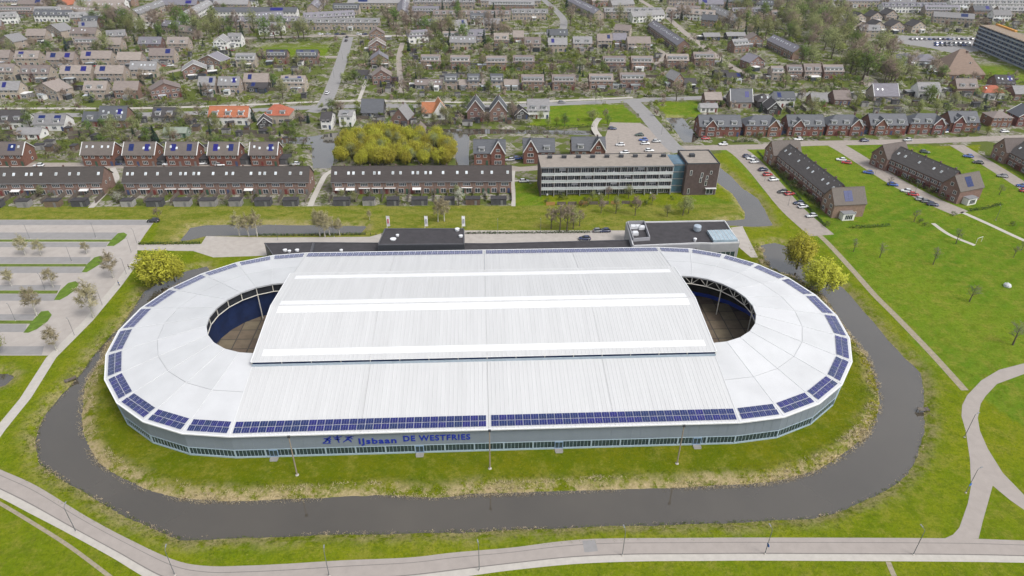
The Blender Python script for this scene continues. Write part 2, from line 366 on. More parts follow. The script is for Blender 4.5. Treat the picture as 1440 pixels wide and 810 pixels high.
# cycle road in the foreground: asphalt carriageway, joint, pale footway along the lower edge
TOPE = [(-60,632),(0,660),(51,683),(123,727),(185,760),(247,788),(293,796),(345,795.5),(400,793),(483,788),(576,784),(638,777),(720,770),(782,762),(843,757.5),(960,756.5),(1080,756),(1330,757),(1440,760),(1560,763)]
LOWE = [(-60,672),(0,700),(40,721),(90,747),(154,782),(225,823),(290,838),(345,838),(400,836),(490,829),(580,820),(653,811),(720,802),(812,793),(905,789.5),(980,789),(1080,788.5),(1340,790),(1440,791.5),(1560,794)]
_T = smoothline([(v.x, v.y) for v in GP(TOPE)], 8); _B = smoothline([(v.x, v.y) for v in GP(LOWE)], 8)
def band(name, f0, f1, z, mat, label):
    k = len(_T); A = [tuple(_T[i][c]*(1-f0)+_B[i][c]*f0 for c in (0, 1))+(z,) for i in range(k)]; B = [tuple(_T[i][c]*(1-f1)+_B[i][c]*f1 for c in (0, 1))+(z,) for i in range(k)]
    return setp(MB().add(A+B, [(i, k+i, k+i+1, i+1) for i in range(k-1)]).build(name, mat), kind='structure', label=label)
band('road', 0, .68, .02, ASPH, 'beige asphalt cycle road along the lower picture edge')
band('footway', .70, 1, .028, CONC, 'pale footway strip beside the lower cycle road')
band('kerb', .67, .715, .034, DARKJ, 'dark kerb joint between cycle road and footway')
band('road_joint', .20, .225, .026, DARKJ, 'thin dark tar joint along the cycle road')
sheet('road_patch', [(819,760.5),(837,759.5),(841,775),(822,777)], .03, ASPHG, 'square grey repair patch in the cycle road', False)
PAVEPOLY.append(list(_T)+list(reversed(_B)))
sheet('path', [(1328,757.5),(1340,752),(1349,742),(1361,708),(1365.5,683),(1364,646),(1358,606),(1352,585),(1353,570),(1360,556),(1380,535),(1405,520),(1440,511),(1500,500),(1500,512),(1440,526),(1402,540),(1386,557),(1379,568),(1375,588),(1378,606),(1389,631),(1410,665),(1440,696),(1480,735),(1480,756),(1440,717),(1420,703),(1396,683),(1382,733),(1376,757.6)], .024, ASPH, 'curving asphalt path joining the cycle road at right')
ribbon('gravel_path', [(1357,549),(1310,497),(1260,445),(1230,415),(1200,381),(1167,345),(1147,326)], 2.0, .02, GRAV, 'straight gravel track across the lawn right of the moat')
ribbon('path', [(-40,660),(0,604),(36,560),(72,503),(125,450),(165,402),(194,363)], 2.6, .03, CONC, 'pale concrete footpath between car park and moat', sm=False)
ribbon('dirt_track', [(-20,700),(0,708),(50,738),(100,770),(160,815)], .7, .018, GRAV, 'narrow dirt trail in the lower left grass')
ribbon('dirt_track', [(1249,790),(1253,800),(1262,820)], 1.0, .018, GRAV, 'short worn trail below the footway')
ribbon('path', [(1312,314),(1335,330),(1371,345)], 1.6, .018, CONC, 'short pale path in the lawn near the goal')
ribbon('path', [(1352,298),(1390,315),(1440,338),(1500,362)], 1.9, .022, CONC, 'pale path leaving the end terrace over the lawn')
# car park west of the hall
sheet('car_park', [(-260,309),(219,309),(205,328),(193,346),(193,360),(178,385),(150,418),(122,450),(76,500),(-120,500),(-400,500)], .012, PAVE, 'beige car park left of the ice rink hall')
for i, (x0, x1, y0, y1) in enumerate([(-260,216,309.6,316.5),(-260,165,327,336),(-260,152,341,347.5),(-260,128,361.5,370.5),(-260,118,375.5,384),(-260,86,401,408),(-260,80,413.5,423),(-260,50,442,450),(-260,38,456,467),(-120,62,487,499)]):
    sheet('parking_bays', [(x0,y0),(x1,y0),(x1-3,y1),(x0,y1)], .022, ASPHG, 'grey strip of parking bays in the left car park', False)
for pts in ([(-260,336.6),(157,337),(156,340),(-260,340)],[(-260,371),(122,371.3),(121,375),(-260,375)],[(-260,408.5),(82,408.6),(80,413),(-260,413)],[(-260,450.5),(47,450.7),(45,455.3),(-260,455.3)]):
    sheet('verge', pts, .03, M('verge_grass', (.095, .135, .018), .95, .3, .8, .3), 'low grass verge between parking rows', False)
VERGE = MATS['verge_grass']; LAWNG = M('island_grass', (.090, .150, .014), .95, .3, .6, .3)
for pts in ([(150,346),(157,337),(166,328),(174,327),(179,330),(176,335),(168,341),(160,346)],[(115,383),(123,371),(133,362),(141,360),(146,363),(143,370),(132,377),(122,383)],[(76,422),(84,409),(96,398),(106,395.5),(111,399),(107,407),(95,416),(84,422)],[(33,468),(45,452),(58,438),(68,437),(73,443),(67,452),(52,463),(40,468)]):
    s_ = sheet('grass_island', pts, .05, LAWNG, 'green grass island at the end of a parking row', False)
sheet('pavement', [(193,344),(283,343),(290,332),(380,334),(520,333),(545,326),(660,324),(880,324),(885,345),(640,347),(360,360),(300,362),(272,353),(193,352)], .014, M('forecourt_paving', (.36, .33, .30), .9, .1, .5, .1, detail=8), 'paved forecourt behind the ice rink hall')
sheet('pavement', [(1028,320),(1044,318),(1054,338),(1066,362),(1056,362),(1036,345)], .016, MATS['forecourt_paving'], 'paved service path beside the grey annex')
# streets
ribbon('road', [(-160,168),(-20,163),(190,161),(300,158),(420,152),(535,149),(690,150),(760,147),(890,141.5),(985,137.5),(1180,131),(1330,126),(1440,122),(1560,118)], 6.5, .02, ASPHG, 'grey main road running behind the front houses')
ribbon('cycle_path', [(-160,153),(0,152.5),(200,152),(360,147),(460,142.5),(540,142),(700,144.5),(800,141),(890,137)], 2.8, .018, CONC, 'pale cycle path beside the main road')
ribbon('road', [(438,158),(456,146),(470,115),(482,80),(490,52)], 7.5, .028, ASPHG, 'grey road leading up into the estate, white car on it')
ribbon('path', [(505,140),(512,122),(520,100),(532,80)], 2.0, .024, CONC, 'narrow footpath beside the estate road')
ribbon('road', [(300,56),(400,52),(490,50),(560,50),(640,49),(720,47)], 6, .024, BRICKP, 'cross street above the estate road')
ribbon('road', [(440,80),(475,80),(505,82),(530,84)], 5, .022, BRICKP, 'short side street crossing the estate road')
ribbon('road', [(566,60),(561,80),(562,100),(566,130)], 3.5, .02, BRICKP, 'brown lane between the upper gardens')
ribbon('road', [(889,142),(905,158),(920,176),(945,205),(958,214)], 8, .03, ASPHG, 'junction road beside the small car park')
ribbon('road', [(900,214),(958,209),(1040,207),(1080,206),(1130,202),(1240,200),(1310,198),(1440,193),(1560,188)], 6.5, .024, BRICKP, 'residential street in front of the brick semis')
sheet('car_park', [(858,172),(900,173),(912,180),(942,214),(846,216),(850,196)], .018, BRICKP, 'small car park beside the apartment block')
ribbon('path', [(843,166),(838,172),(836,182),(846,196)], 3, .02, CONC, 'pale footpath beside the small car park')
ribbon('road', [(1028,206),(1046,218),(1068,240),(1090,266),(1117,297),(1156,331)], 9.5, .022, BRICKP, 'street with parked cars beside the canal')
ribbon('road', [(1172,202),(1190,212),(1225,234),(1262,257),(1310,282),(1352,300)], 8.5, .022, BRICKP, 'street with parked cars between two diagonal terraces')
ribbon('road', [(1345,204),(1372,220),(1410,243),(1460,275)], 7, .022, BRICKP, 'street with parked cars at the right edge')
ribbon('road', [(-120,236),(0,233.5),(100,233),(250,232.5),(405,232)], 7, .018, BRICKP, 'street behind the long brick terraces')
ribbon('path', [(128,292),(140,279),(156,262),(164,250),(158,236)], 2.2, .022, CONC, 'footpath between the first two long terraces')
ribbon('path', [(436,290),(442,276),(452,256),(458,246),(470,238)], 2.2, .022, CONC, 'footpath beside the grass between long terraces')
ribbon('path', [(722,290),(722,270),(721,255),(722,240)], 1.6, .022, CONC, 'footpath beside the apartment lawn')
ribbon('path', [(720,254),(757,254)], 1.6, .026, CONC, 'cross path to the apartment entrance', sm=False)
ribbon('road', [(655,236),(720,238),(757,236)], 5, .018, BRICKP, 'access street in front of the slate roofed houses')
ribbon('road', [(765,0),(785,18),(793,32),(780,45),(700,48)], 6, .022, ASPHG, 'curving pale road in the upper estate')
ribbon('road', [(900,0),(935,22),(962,45),(985,62),(1012,82),(1040,100),(1062,108)], 5, .022, BRICKP, 'brick lane running diagonally through the estate')
ribbon('road', [(915,95),(935,78),(918,65)], 3.5, .024, BRICKP, 'short brick lane behind dormer houses')
ribbon('road', [(150,110),(200,108),(245,100),(280,92)], 5, .022, BRICKP, 'curving lane among the upper left houses')
ribbon('road', [(0,73),(40,60),(60,52)], 5, .022, BRICKP, 'lane at the upper left edge')
ribbon('road', [(20,92),(90,94),(180,96),(250,92)], 4, .02, BRICKP, 'lane between two rows of upper left houses')
ribbon('road', [(175,30),(205,12),(225,0)], 8, .022, BRICKP, 'wide brick street beyond the green verge')
sheet('car_park', [(1262,50),(1372,52),(1376,72),(1345,76),(1310,68),(1262,60)], .016, ASPHG, 'car park in front of the far apartment slab')
sheet('path', [(1215,105),(1232,112),(1240,122),(1225,124),(1214,114)], .018, BRICKP, 'brick path at the edge of the wood')
# ---------------------------------------------------------------- the ice rink hall
WHITE = M('roof_white', (.495, .498, .500), .45, .055, .55, 0, spec=.4, detail=7, stretch=(1.3, .07, .07))
WHITE2 = M('roof_ring_white', (.505, .512, .522), .45, .07, .14, 0, spec=.4, detail=8, objvar=.04)
STRIP = M('rooflight_strip', (.66, .665, .67), .3, .04, .3)
SEAM = M('roof_seam_grey', (.36, .37, .385), .6, .1, 1)
CLAD = M('wall_cladding', (.182, .212, .250), .5, .05, .4, 0, spec=.4)
PLINTH = M('pale_blue_trim', (.30, .38, .43), .6, .06, 1)
GLASSD = M('dark_glass', (.030, .050, .058), .12, .3, .5, spec=.6)
NAVY = M('navy_curtain', (.010, .022, .075), .6, .3, .4)
BLUEW = M('hall_blue_wall', (.035, .095, .36), .5, .15, .3)
BLUEB = M('board_blue', (.015, .055, .42), .4, .1, .5)
TRUSSW = M('truss_white', (.60, .58, .52), .5, .06, 2)
LETB = M('sign_blue', (.012, .030, .30), .4, .05, 2)
DARKM = M('dark_metal', (.045, .048, .055), .5, .15, 2)
PVC = M('solar_cells', (.006, .014, .100), .14, .25, .7, spec=.4, objvar=.2, coat=.8)
PVF = M('solar_frame', (.42, .43, .50), .4, .05, 2)
BITU = M('bitumen_roof', (.045, .042, .046), .85, .22, .5, .1, detail=8)
LH, RE, ZE, RI, ZI, NSEG = 56.0, 40.75, 7.0, 16.45, 10.85, 12
hall = empty('ice_rink_hall', (0, 0, 0), 0, 'huge white oval ice rink hall with blue solar panels round its eaves', 'sports hall')
def ringpt(s, r, k, z):
    """k-th corner of the faceted half ring at end s (-1 left, 1 right), counted from the front seam"""
    a = R_(-90+15*k); return Vector((s*(LH+r*math.cos(a)), r*math.sin(a), z))
zr = lambda r: ZE+(RE-r)*(ZI-ZE)/(RE-RI)
# floor and tiles inside
fl = MB(); pts = [ringpt(1, 40, k, .03) for k in range(13)]+[ringpt(-1, 40, k, .03) for k in range(12, -1, -1)]
fl.add(pts, [tuple(range(len(pts)))]); fl.build('rink_floor', M('rink_floor_dark', (.060, .055, .052), .7, .2, .3), hall)
TILE = M('infield_tile', (.155, .122, .086), .8, .16, .4, objvar=.14)
tm = MB().box(-2.05, 2.05, -2.05, 2.05, .04, .10).mesh('floor_tile', TILE)
for s in (-1, 1):
    for i in range(-1, 5):
        for j in range(-6, 6):
            x = LH+2+i*4.4; y = j*4.4+2.2
            if (x-LH) < 0 or math.hypot(x-LH, y) < 24: link('floor_tile', tm, hall, (s*x, y, 0))
# outer wall, window band, roof panels segment by segment
def seglist():
    out = []
    nb = 17
    for i in range(nb):
        x0 = -LH+112*i/nb; x1 = -LH+112*(i+1)/nb
        out.append((Vector((x0, -1, 0)), Vector((x1, -1, 0)), 'front'))
    return out
WR = RE-.42
def wallseg(a, b, inner=True, panes=8):
    """a->b runs counter-clockwise seen from above (outside on the right hand)"""
    d = (b-a); L_ = d.length; ang = math.atan2(d.y, d.x)
    m = MB().box(0, L_, 0, .25, 2.45, 6.55)
    n = max(2, round(L_/2.2))
    for i in range(1, n): m.box(L_*i/n-.035, L_*i/n+.035, -.03, 0, 2.45, 6.55)
    link('wall_panel', m.mesh('wall_panel', CLAD), hall, a, (0, 0, ang))
    link('plinth', MB().box(0, L_, -.10, .25, 0, .42).box(0, L_, -.09, .0, 2.32, 2.47).mesh('plinth', PLINTH), hall, a, (0, 0, ang))
    wo_ = link('window', MB().box(.18, L_-.18, .06, .16, .42, 2.32).mesh('window', GLASSD), hall, a, (0, 0, ang))
    fr = MB().box(-.16, .16, -.11, .1, .42, 2.32)
    for i in range(1, panes): fr.box(L_*i/panes-.035, L_*i/panes+.035, -.0, .1, .42, 2.32)
    link('mullions', fr.mesh('mullions', PLINTH), wo_)
    link('inner_wall', MB().box(0, L_, .27, .4, 0, 6.55).mesh('inner_wall', BLUEW), hall, a, (0, 0, ang))
nb = 17
for i in range(nb):
    x0, x1 = -LH+112*i/nb, -LH+112*(i+1)/nb
    wallseg(Vector((x0, -WR, 0)), Vector((x1, -WR, 0))); wallseg(Vector((x1, WR, 0)), Vector((x0, WR, 0)))
for k in range(NSEG):
    wallseg(ringpt(1, WR, k, 0), ringpt(1, WR, k+1, 0), panes=12); wallseg(ringpt(-1, WR, k+1, 0), ringpt(-1, WR, k, 0), panes=12)
# ring roof panels: two rings of trapezoids per end over a grey under-roof
RM = 28.5
for s in (-1, 1):
    und = MB()
    for k in range(NSEG):
        for r0, r1 in ((RI, RM), (RM, RE)):
            und_pts = [ringpt(s, r0, k, zr(r0)-.10), ringpt(s, r1, k, zr(r1)-.10), ringpt(s, r1, k+1, zr(r1)-.10), ringpt(s, r0, k+1, zr(r0)-.10)]
            if s < 0: und_pts.reverse()
            und.slab(und_pts, .35)
            g = .05
            def cp(r, kk, side):
                p = ringpt(s, r, kk, zr(r)); q = ringpt(s, r, kk+side, zr(r)); d = (q-p).normalized(); return p+d*g
            ra, rb = r0+(.0 if r0 == RI else .05), r1-(.0 if r1 == RE else .05)
            P = [cp(ra, k, 1), cp(rb, k, 1), cp(rb, k+1, -1), cp(ra, k+1, -1)]
            if s < 0: P.reverse()
            MB().slab([tuple(p) for p in P], .08).build('roof_panel', WHITE2, hall)
        cap = MB().tube(ringpt(s, RI, k, zr(RI)+.05), ringpt(s, RE, k, zr(RE)+.05), .05, .05, 4)
        cap.build('seam_cap', M('seam_cap_white', (.66, .67, .68), .5, .04, 1), hall)
    und.build('under_roof', SEAM, hall)
# straight lower slopes, ribbed sheet
def ribbed(x0, x1, ya, za, yb, zb, pitch=.95, h=.042, rw=.13):
    """sheet running from edge (ya,za) up to (yb,zb) with upstanding ribs every pitch metres"""
    m = MB(); n = max(1, round((x1-x0)/pitch)); p = (x1-x0)/n; prof = []
    for i in range(n):
        x = x0+i*p; prof += [(x, 0), (x+p-rw*1.6, 0), (x+p-rw*1.2, h), (x+p-rw*.4, h)]
    prof.append((x1, 0)); k = len(prof)
    A = [(x, ya, za+d) for x, d in prof]; B = [(x, yb, zb+d) for x, d in prof]
    f = [(i, i+1, k+i+1, k+i) for i in range(k-1)]
    if yb < ya: f = [tuple(reversed(q)) for q in f]
    m.add(A+B, f)
    e = [(x0, ya, za), (x1, ya, za), (x1, yb, zb), (x0, yb, zb)]
    if yb < ya: e.reverse()
    m.slab([(a, b, c-.02) for a, b, c in e], .16)
    return m
for sg in (-1, 1):
    for i in range(4):
        a, b = -LH+28*i, -LH+28*(i+1)
        ribbed(a+.03, b-.03, sg*RE, ZE, sg*20.0, zr(20.0)).build('roof_panel', WHITE, hall)
# raised middle roof with rooflight strips
ZF, YF, ZR_ = 11.42, 20.6, 13.85
zm = lambda y: ZR_-(ZR_-ZF)*abs(y)/YF
mon = empty('middle_roof', (0, 0, 0)); mon.parent = hall
STR = [(.35, 3.0), (16.2, 19.0)]
for sg in (-1, 1):
    rows = [(0, .35, 'w'), (.35, 3.0, 's'), (3.0, 16.5, 'w'), (16.5, 18.7, 's'), (18.7, YF, 'w')]
    if sg > 0: rows = [(0, .3, 'w'), (.3, 2.6, 's'), (2.6, 16.6, 'w'), (16.6, 18.8, 's'), (18.8, YF, 'w')]
    for y0, y1, t in rows:
        if t == 'w':
            for i in range(4):
                a, b = -LH+28*i, -LH+28*(i+1)
                ribbed(a+.02, b-.02, sg*y1, zm(y1), sg*y0, zm(y0)).build('roof_panel', WHITE, mon)
        else:
            e = [(-LH+2.0, sg*y1, zm(y1)+.07), (LH-2.0, sg*y1, zm(y1)+.07), (LH-2.0, sg*y0, zm(y0)+.07), (-LH+2.0, sg*y0, zm(y0)+.07)]
            if sg > 0: e.reverse()
            MB().slab(e, .25).build('rooflight_strip', STRIP, mon)
            for xa, xb in ((-LH, -LH+1.97), (LH-1.97, LH)):
                ribbed(xa, xb, sg*y1, zm(y1), sg*y0, zm(y0)).build('roof_panel', WHITE, mon)
# verge trims, fascia and clerestory under the raised edge
for s in (-1, 1):
    m = MB()
    for sg in (-1, 1):
        m.tube((s*(LH+.12), sg*YF, zm(YF)-.05), (s*(LH+.12), 0, ZR_-.05), .16, .16, 4)
    m.build('verge_trim', MATS['seam_cap_white'], mon)
for sg in (-1, 1):
    cl = MB().box(-LH, LH, -.12, .12, 0, 1.25).mesh('clerestory', M('clerestory_blue', (.012, .03, .10), .35, .3, .2))
    link('clerestory', cl, mon, (0, sg*20.15, zr(20)-.1))
    MB().box(-LH, LH, -.08, .08, 0, .66).build('vent_strip', M('vent_grey', (.30, .36, .42), .5, .1, 1), mon, (0, sg*20.75, zr(20.75)-.05))
    pm = MB().box(-.09, .09, -.3, .12, 0, 1.2).mesh('post', TRUSSW)
    for i in range(17): link('post', pm, mon, (-LH+7*i, sg*20.15, zr(20)))
    MB().box(-LH, LH, -.05, .05, -.10, .03).build('fascia', MATS['seam_cap_white'], mon, (0, sg*(YF+.05), ZF-.02))
# steel below the roof rim of each opening
for s in (-1, 1):
    top, bot = ZI-.35, ZI-2.7
    for k in range(NSEG):
        p, q = ringpt(s, RI+.25, k, 0), ringpt(s, RI+.25, k+1, 0); mid = (p+q)/2
        P = lambda v, z: (v.x, v.y, z)
        m = MB().tube(P(p, top), P(q, top), .13, .13, 5).tube(P(p, bot), P(q, bot), .13, .13, 5).tube(P(p, top), P(p, bot), .12, .12, 5)
        if s > 0: m.tube(P(p, bot), P(mid, top), .08, .08, 4).tube(P(mid, top), P(q, bot), .08, .08, 4)
        m.build('rim_truss', TRUSSW, hall)
        if s < 0:
            o = 1.02; a, b = ringpt(s, RI+.6, k, 0), ringpt(s, RI+.6, k+1, 0)
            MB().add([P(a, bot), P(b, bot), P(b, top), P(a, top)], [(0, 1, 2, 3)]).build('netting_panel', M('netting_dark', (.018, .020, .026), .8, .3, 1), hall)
            if k >= 1:
                a, b = ringpt(s, RI+1.6, k, 0), ringpt(s, RI+1.6, k+1, 0)
                MB().add([P(a, .12), P(b, .12), P(b, bot), P(a, bot)], [(0, 1, 2, 3)]).build('curtain', NAVY, hall)
    for k in ((10,) if s < 0 else (4, 6, 9)):
        p = ringpt(s, RI+.25, k, 0)
        MB().tube((p.x, p.y, .05), (p.x, p.y, bot), .17, .15, 8).build('column', TRUSSW, hall)
    for k in range(NSEG):
        a, b = ringpt(s, 24, k, 0), ringpt(s, 24, k+1, 0); c, d = ringpt(s, 24.2, k, 0), ringpt(s, 24.2, k+1, 0)
        MB().add([(a.x, a.y, .05), (b.x, b.y, .05), (b.x, b.y, 1.25), (a.x, a.y, 1.25), (c.x, c.y, .05), (d.x, d.y, .05), (d.x, d.y, 1.25), (c.x, c.y, 1.25)], [(0, 1, 2, 3), (5, 4, 7, 6), (3, 2, 6, 7), (0, 4, 5, 1)]).build('rink_board', BLUEB, hall)
# gutter edge
for sg in (-1, 1):
    MB().box(-LH, LH, -.14, .14, -.24, .06).build('gutter', MATS['seam_cap_white'], hall, (0, sg*(RE+.05), ZE-.03))
    MB().box(-LH, LH, -.2, .2, -.45, -.25).build('soffit', DARKM, hall, (0, sg*(RE-.2), ZE-.03))
for s in (-1, 1):
    for k in range(NSEG):
        p, q = ringpt(s, RE+.05, k, ZE-.03), ringpt(s, RE+.05, k+1, ZE-.03); d = q-p; a = math.atan2(d.y, d.x)
        MB().box(0, d.length, -.14, .14, -.24, .06).build('gutter', MATS['seam_cap_white'], hall, p, (0, 0, a))
        MB().box(0, d.length, -.2, .2, -.45, -.26).build('soffit', DARKM, hall, ringpt(s, RE-.2, k, ZE-.03), (0, 0, a))
# solar panels round the eaves
def pv_mesh(w_, l_):
    m = MB().box(-w_/2, w_/2, -l_/2, l_/2, 0, .05, 1)
    m.box(-w_/2+.035, w_/2-.035, -l_/2+.035, l_/2-.035, .05, .062, 0)
    for i in (1, 2): m.box(-w_/2+i*w_/3-.012, -w_/2+i*w_/3+.012, -l_/2+.04, l_/2-.04, .062, .066, 1)
    return m
PW, PL = 1.70, 1.52
pvm = pv_mesh(PW, PL).mesh('solar_panel', [PVC, PVF]); tilt = math.atan((ZI-ZE)/(RE-RI))
backmb = MB(); pvb = pv_mesh(PW, PL)
def place_panel(mat_, front):
    if front:
        o = link('solar_panel', pvm, hall); o.matrix_local = mat_
    else:
        backmb.add([mat_ @ Vector(v) for v in pvb.v], pvb.f); backmb.m[-len(pvb.f):] = pvb.m
for sg in (-1, 1):
    for half in (-1, 1):
        for i in range(31):
            x = half*(.55+PW/2+i*(112/2-1.0)/31)
            for row in range(2):
                r = RE-.6-PL/2-row*(PL+.07)
                place_panel(Matrix.Translation((x, sg*r, zr(r)+.10)) @ Matrix.Rotation(sg*-tilt if sg > 0 else tilt, 4, 'X'), sg < 0)
for s in (-1, 1):
    for k in range(NSEG):
        am = R_(-90+15*(k+.5)); n = 6; cosf = math.cos(R_(7.5))
        for row in range(2):
            r = (RE*cosf-.6-PL/2-row*(PL+.07))
            for i in range(n):
                w_ = 2*r*math.tan(R_(7.5))/n*.88; off = (i-(n-1)/2)*w_
                er = Vector((s*math.cos(am), math.sin(am), 0)); et = Vector((-s*math.sin(am), math.cos(am), 0))*s
                zc = zr(r/cosf)+.10; c = Vector((s*LH, 0, zc))+er*r+et*off
                # panel y axis points down the slope towards the eave
                ydir = (er*math.cos(tilt)-Vector((0, 0, 1))*math.sin(tilt)).normalized(); xdir = Vector((ydir.y, -ydir.x, 0)).normalized(); zdir = xdir.cross(ydir)
                sc_ = (w_-.05)/PW
                mm = Matrix(((xdir.x*sc_, ydir.x, zdir.x, c.x), (xdir.y*sc_, ydir.y, zdir.y, c.y), (xdir.z*sc_, ydir.z, zdir.z, c.z), (0, 0, 0, 1)))
                place_panel(mm, k < 6)
setp(backmb.build('solar_panels', [PVC, PVF], hall), kind='stuff')
# doors with small stoops in the front wall
for px_ in (386, 591, 785, 976):
    p = GY(px_, 640, -WR)
    d = MB().box(-.95, .95, -.14, 0, .1, 2.3).build('door', M('door_pale_blue', (.22, .32, .46), .5, .08, 1), hall, (p.x, -WR, 0))
    MB().box(-.8, -.06, -.17, -.13, .5, 2.1).box(.06, .8, -.17, -.13, .5, 2.1).build('pane', GLASSD, d)
    MB().box(-.9, .9, -1.0, 0, 0, .20).box(-.8, .8, -1.3, -1.0, 0, .10).build('stoop', M('stoop_grey', (.24, .235, .22), .9, .1, 1), hall, (p.x, -WR-.11, 0))
# lettering and pictograms on the front wall
def text_mesh(body, height, bold):
    cu = bpy.data.curves.new('t', 'FONT'); cu.body = body; cu.size = height/0.72; cu.extrude = .04; cu.offset = bold; cu.resolution_u = 4; cu.space_character = 1.14
    o = bpy.data.objects.new('t', cu); COL.objects.link(o); dg = bpy.context.evaluated_depsgraph_get(); dg.update()
    me_ = bpy.data.meshes.new_from_object(o.evaluated_get(dg)); bpy.data.objects.remove(o); bpy.data.curves.remove(cu)
    return me_
def put_text(body, px0, px1, pyb, h, yw=-WR-.07, name='lettering'):
    a, b = GY(px0, pyb, yw), GY(px1, pyb, yw); me_ = text_mesh(body, h, .05); me_.materials.clear(); me_.materials.append(LETB)
    xs = [v.co.x for v in me_.vertices]; x0, x1 = min(xs), max(xs); k = (b.x-a.x)/(x1-x0)
    o = link(name, me_, hall, (a.x-x0*k, yw, a.z), (math.pi/2, 0, 0)); o.scale = (k, 1, 1); return o
put_text('IJsbaan', 505, 558, 624.2, 1.62); put_text('DE WESTFRIES', 567.5, 661.5, 620.4, 1.62)
def picto(px_, py_, h, strokes, head):
    c = GY(px_, py_, -WR-.05); m = MB()
    for a, b, r0, r1 in strokes:
        n = Vector((b[1]-a[1], -(b[0]-a[0]))).normalized()
        P = [(a[0]+n.x*r0, a[1]+n.y*r0), (b[0]+n.x*r1, b[1]+n.y*r1), (b[0]-n.x*r1, b[1]-n.y*r1), (a[0]-n.x*r0, a[1]-n.y*r0)]
        m.add([(x*h, -.05, y*h) for x, y in P]+[(x*h, .0, y*h) for x, y in P], [(3, 2, 1, 0), (0, 1, 5, 4), (1, 2, 6, 5), (2, 3, 7, 6), (3, 0, 4, 7)])
    k = 12; hp = [(head[0]+head[2]*math.cos(2*math.pi*i/k), head[1]+head[2]*math.sin(2*math.pi*i/k)) for i in range(k)]
    m.add([(x*h, -.05, y*h) for x, y in hp], [tuple(range(k))])
    m.build('pictogram', LETB, hall, (c.x, c.y, c.z))
picto(461, 623.5, 2.0, [((-.1,.55),(.25,.85),.13,.10),((.0,.6),(.3,.35),.12,.09),((.3,.35),(.1,.05),.09,.05),((-.05,.5),(-.3,.2),.11,.07),((-.3,.2),(-.5,.1),.06,.05),((.2,.8),(.45,.55),.06,.05),((-.55,.02),(.35,.02),.03,.03),((.1,.75),(-.35,.7),.06,.05)], (.38,.95,.12))
picto(476, 622.8, 2.1, [((0,.45),(0,.8),.10,.10),((0,.75),(.45,.95),.06,.04),((0,.75),(-.45,.9),.06,.04),((0,.5),(.08,.02),.09,.04),((0,.5),(-.38,.62),.09,.04),((-.15,.55),(.25,.50),.09,.05)], (.0,.98,.11))
picto(490, 622.0, 1.9, [((-.1,.5),(.25,.8),.13,.1),((-.05,.5),(-.3,.28),.1,.08),((-.3,.28),(-.6,.05),.07,.05),((0,.5),(.25,.3),.1,.08),((.25,.3),(.35,.02),.07,.05),((.25,.75),(.6,.5),.05,.04),((.25,.78),(-.25,.85),.05,.04),((-.25,.88),(.7,.9),.03,.03)], (.42,.9,.11))

# ---------------------------------------------------------------- low dark annex along the back
AX = .0
def flatbox(name, pix, z, label, cat, wallm, roofm, trim, h0=0.0, parapet=.3, par=None):
    P = [G(x, y, z) for x, y in pix]; c = sum(P, Vector())/len(P)
    o = empty(name, (c.x, c.y, h0), 0, label, cat); Q = [(p.x-c.x, p.y-c.y) for p in P]
    ar = sum(Q[i][0]*Q[(i+1) % len(Q)][1]-Q[(i+1) % len(Q)][0]*Q[i][1] for i in range(len(Q)))
    if ar < 0: Q.reverse()
    MB().prism(Q, 0, z-h0-.05).build('wall', wallm, o)
    sc = .992; MB().prism([(x*sc, y*sc) for x, y in Q], z-h0-.05, z-h0).build('roof', roofm, o)
    m = MB()
    for i in range(len(Q)):
        a, b = Vector((*Q[i], 0)), Vector((*Q[(i+1) % len(Q)], 0)); d = (b-a).normalized(); n = Vector((-d.y, d.x, 0))*.3
        m.slab([tuple(v+Vector((0, 0, z-h0+parapet))) for v in (a, b, b+n, a+n)], parapet+.1)
    m.build('parapet', trim, o)
    return o, c
GREYW = M('annex_grey_wall', (.30, .30, .32), .7, .06, .5); TRIMW = M('trim_pale', (.55, .55, .56), .6, .05, 1); TRIMD = M('trim_dark', (.09, .09, .10), .6, .1, 1)
AN = [flatbox('annex_wing', [(372,342.5),(441,341.5),(437,356),(384,360)], 4.6, 'low dark roofed wing at the left back of the hall', 'annex', DARKM, BITU, TRIMD),
      flatbox('annex_wing', [(441.5,341.5),(690,343),(880,338),(950,337.5),(985,346),(975,353),(437,357)], 4.4, 'long low black roofed annex along the back of the hall', 'annex', DARKM, BITU, TRIMD),
      flatbox('annex_block', [(541,322),(653,322),(653,344),(531,345)], 7.0, 'raised black roofed block on the back annex', 'annex', DARKM, BITU, TRIMD)]
def vent(o, c, px_, py_, z, zb, r, h, label):
    p = G(px_, py_, z); MB().lathe([(r, 0), (r, h*.6), (r*1.15, h*.6), (r*1.15, h*.8), (r*.5, h)], 12).build('roof_vent', M('vent_white', (.62, .63, .65), .5, .1, 1), o, (p.x-c.x, p.y-c.y, z-zb))
for (i, px_, py_, z, r, h) in ((2, 553, 337, 7.0, .9, .5), (2, 559, 332, 7.0, .5, .7), (2, 643, 324, 7.0, .7, .9), (2, 648, 333, 7.0, .6, .7), (0, 401, 353, 4.6, .6, .7), (0, 407, 354, 4.6, .5, .6), (0, 418, 353, 4.6, .6, .7), (1, 480, 353, 4.4, .5, .6), (1, 539, 338, 4.4, .3, .5)):
    vent(AN[i][0], AN[i][1], px_, py_, z, 0, r, h, '')
b5, c5 = flatbox('service_building', [(880,313.5),(907,313),(1019,311),(1040,342),(1000,343.5),(985,343),(890,347)], 6.2, 'grey service building with black roof and rooftop patio behind the hall', 'building', GREYW, BITU, TRIMW, parapet=.45)
def onroof(px_, py_, z): p = G(px_, py_, z); return Vector((p.x-c5.x, p.y-c5.y, z))
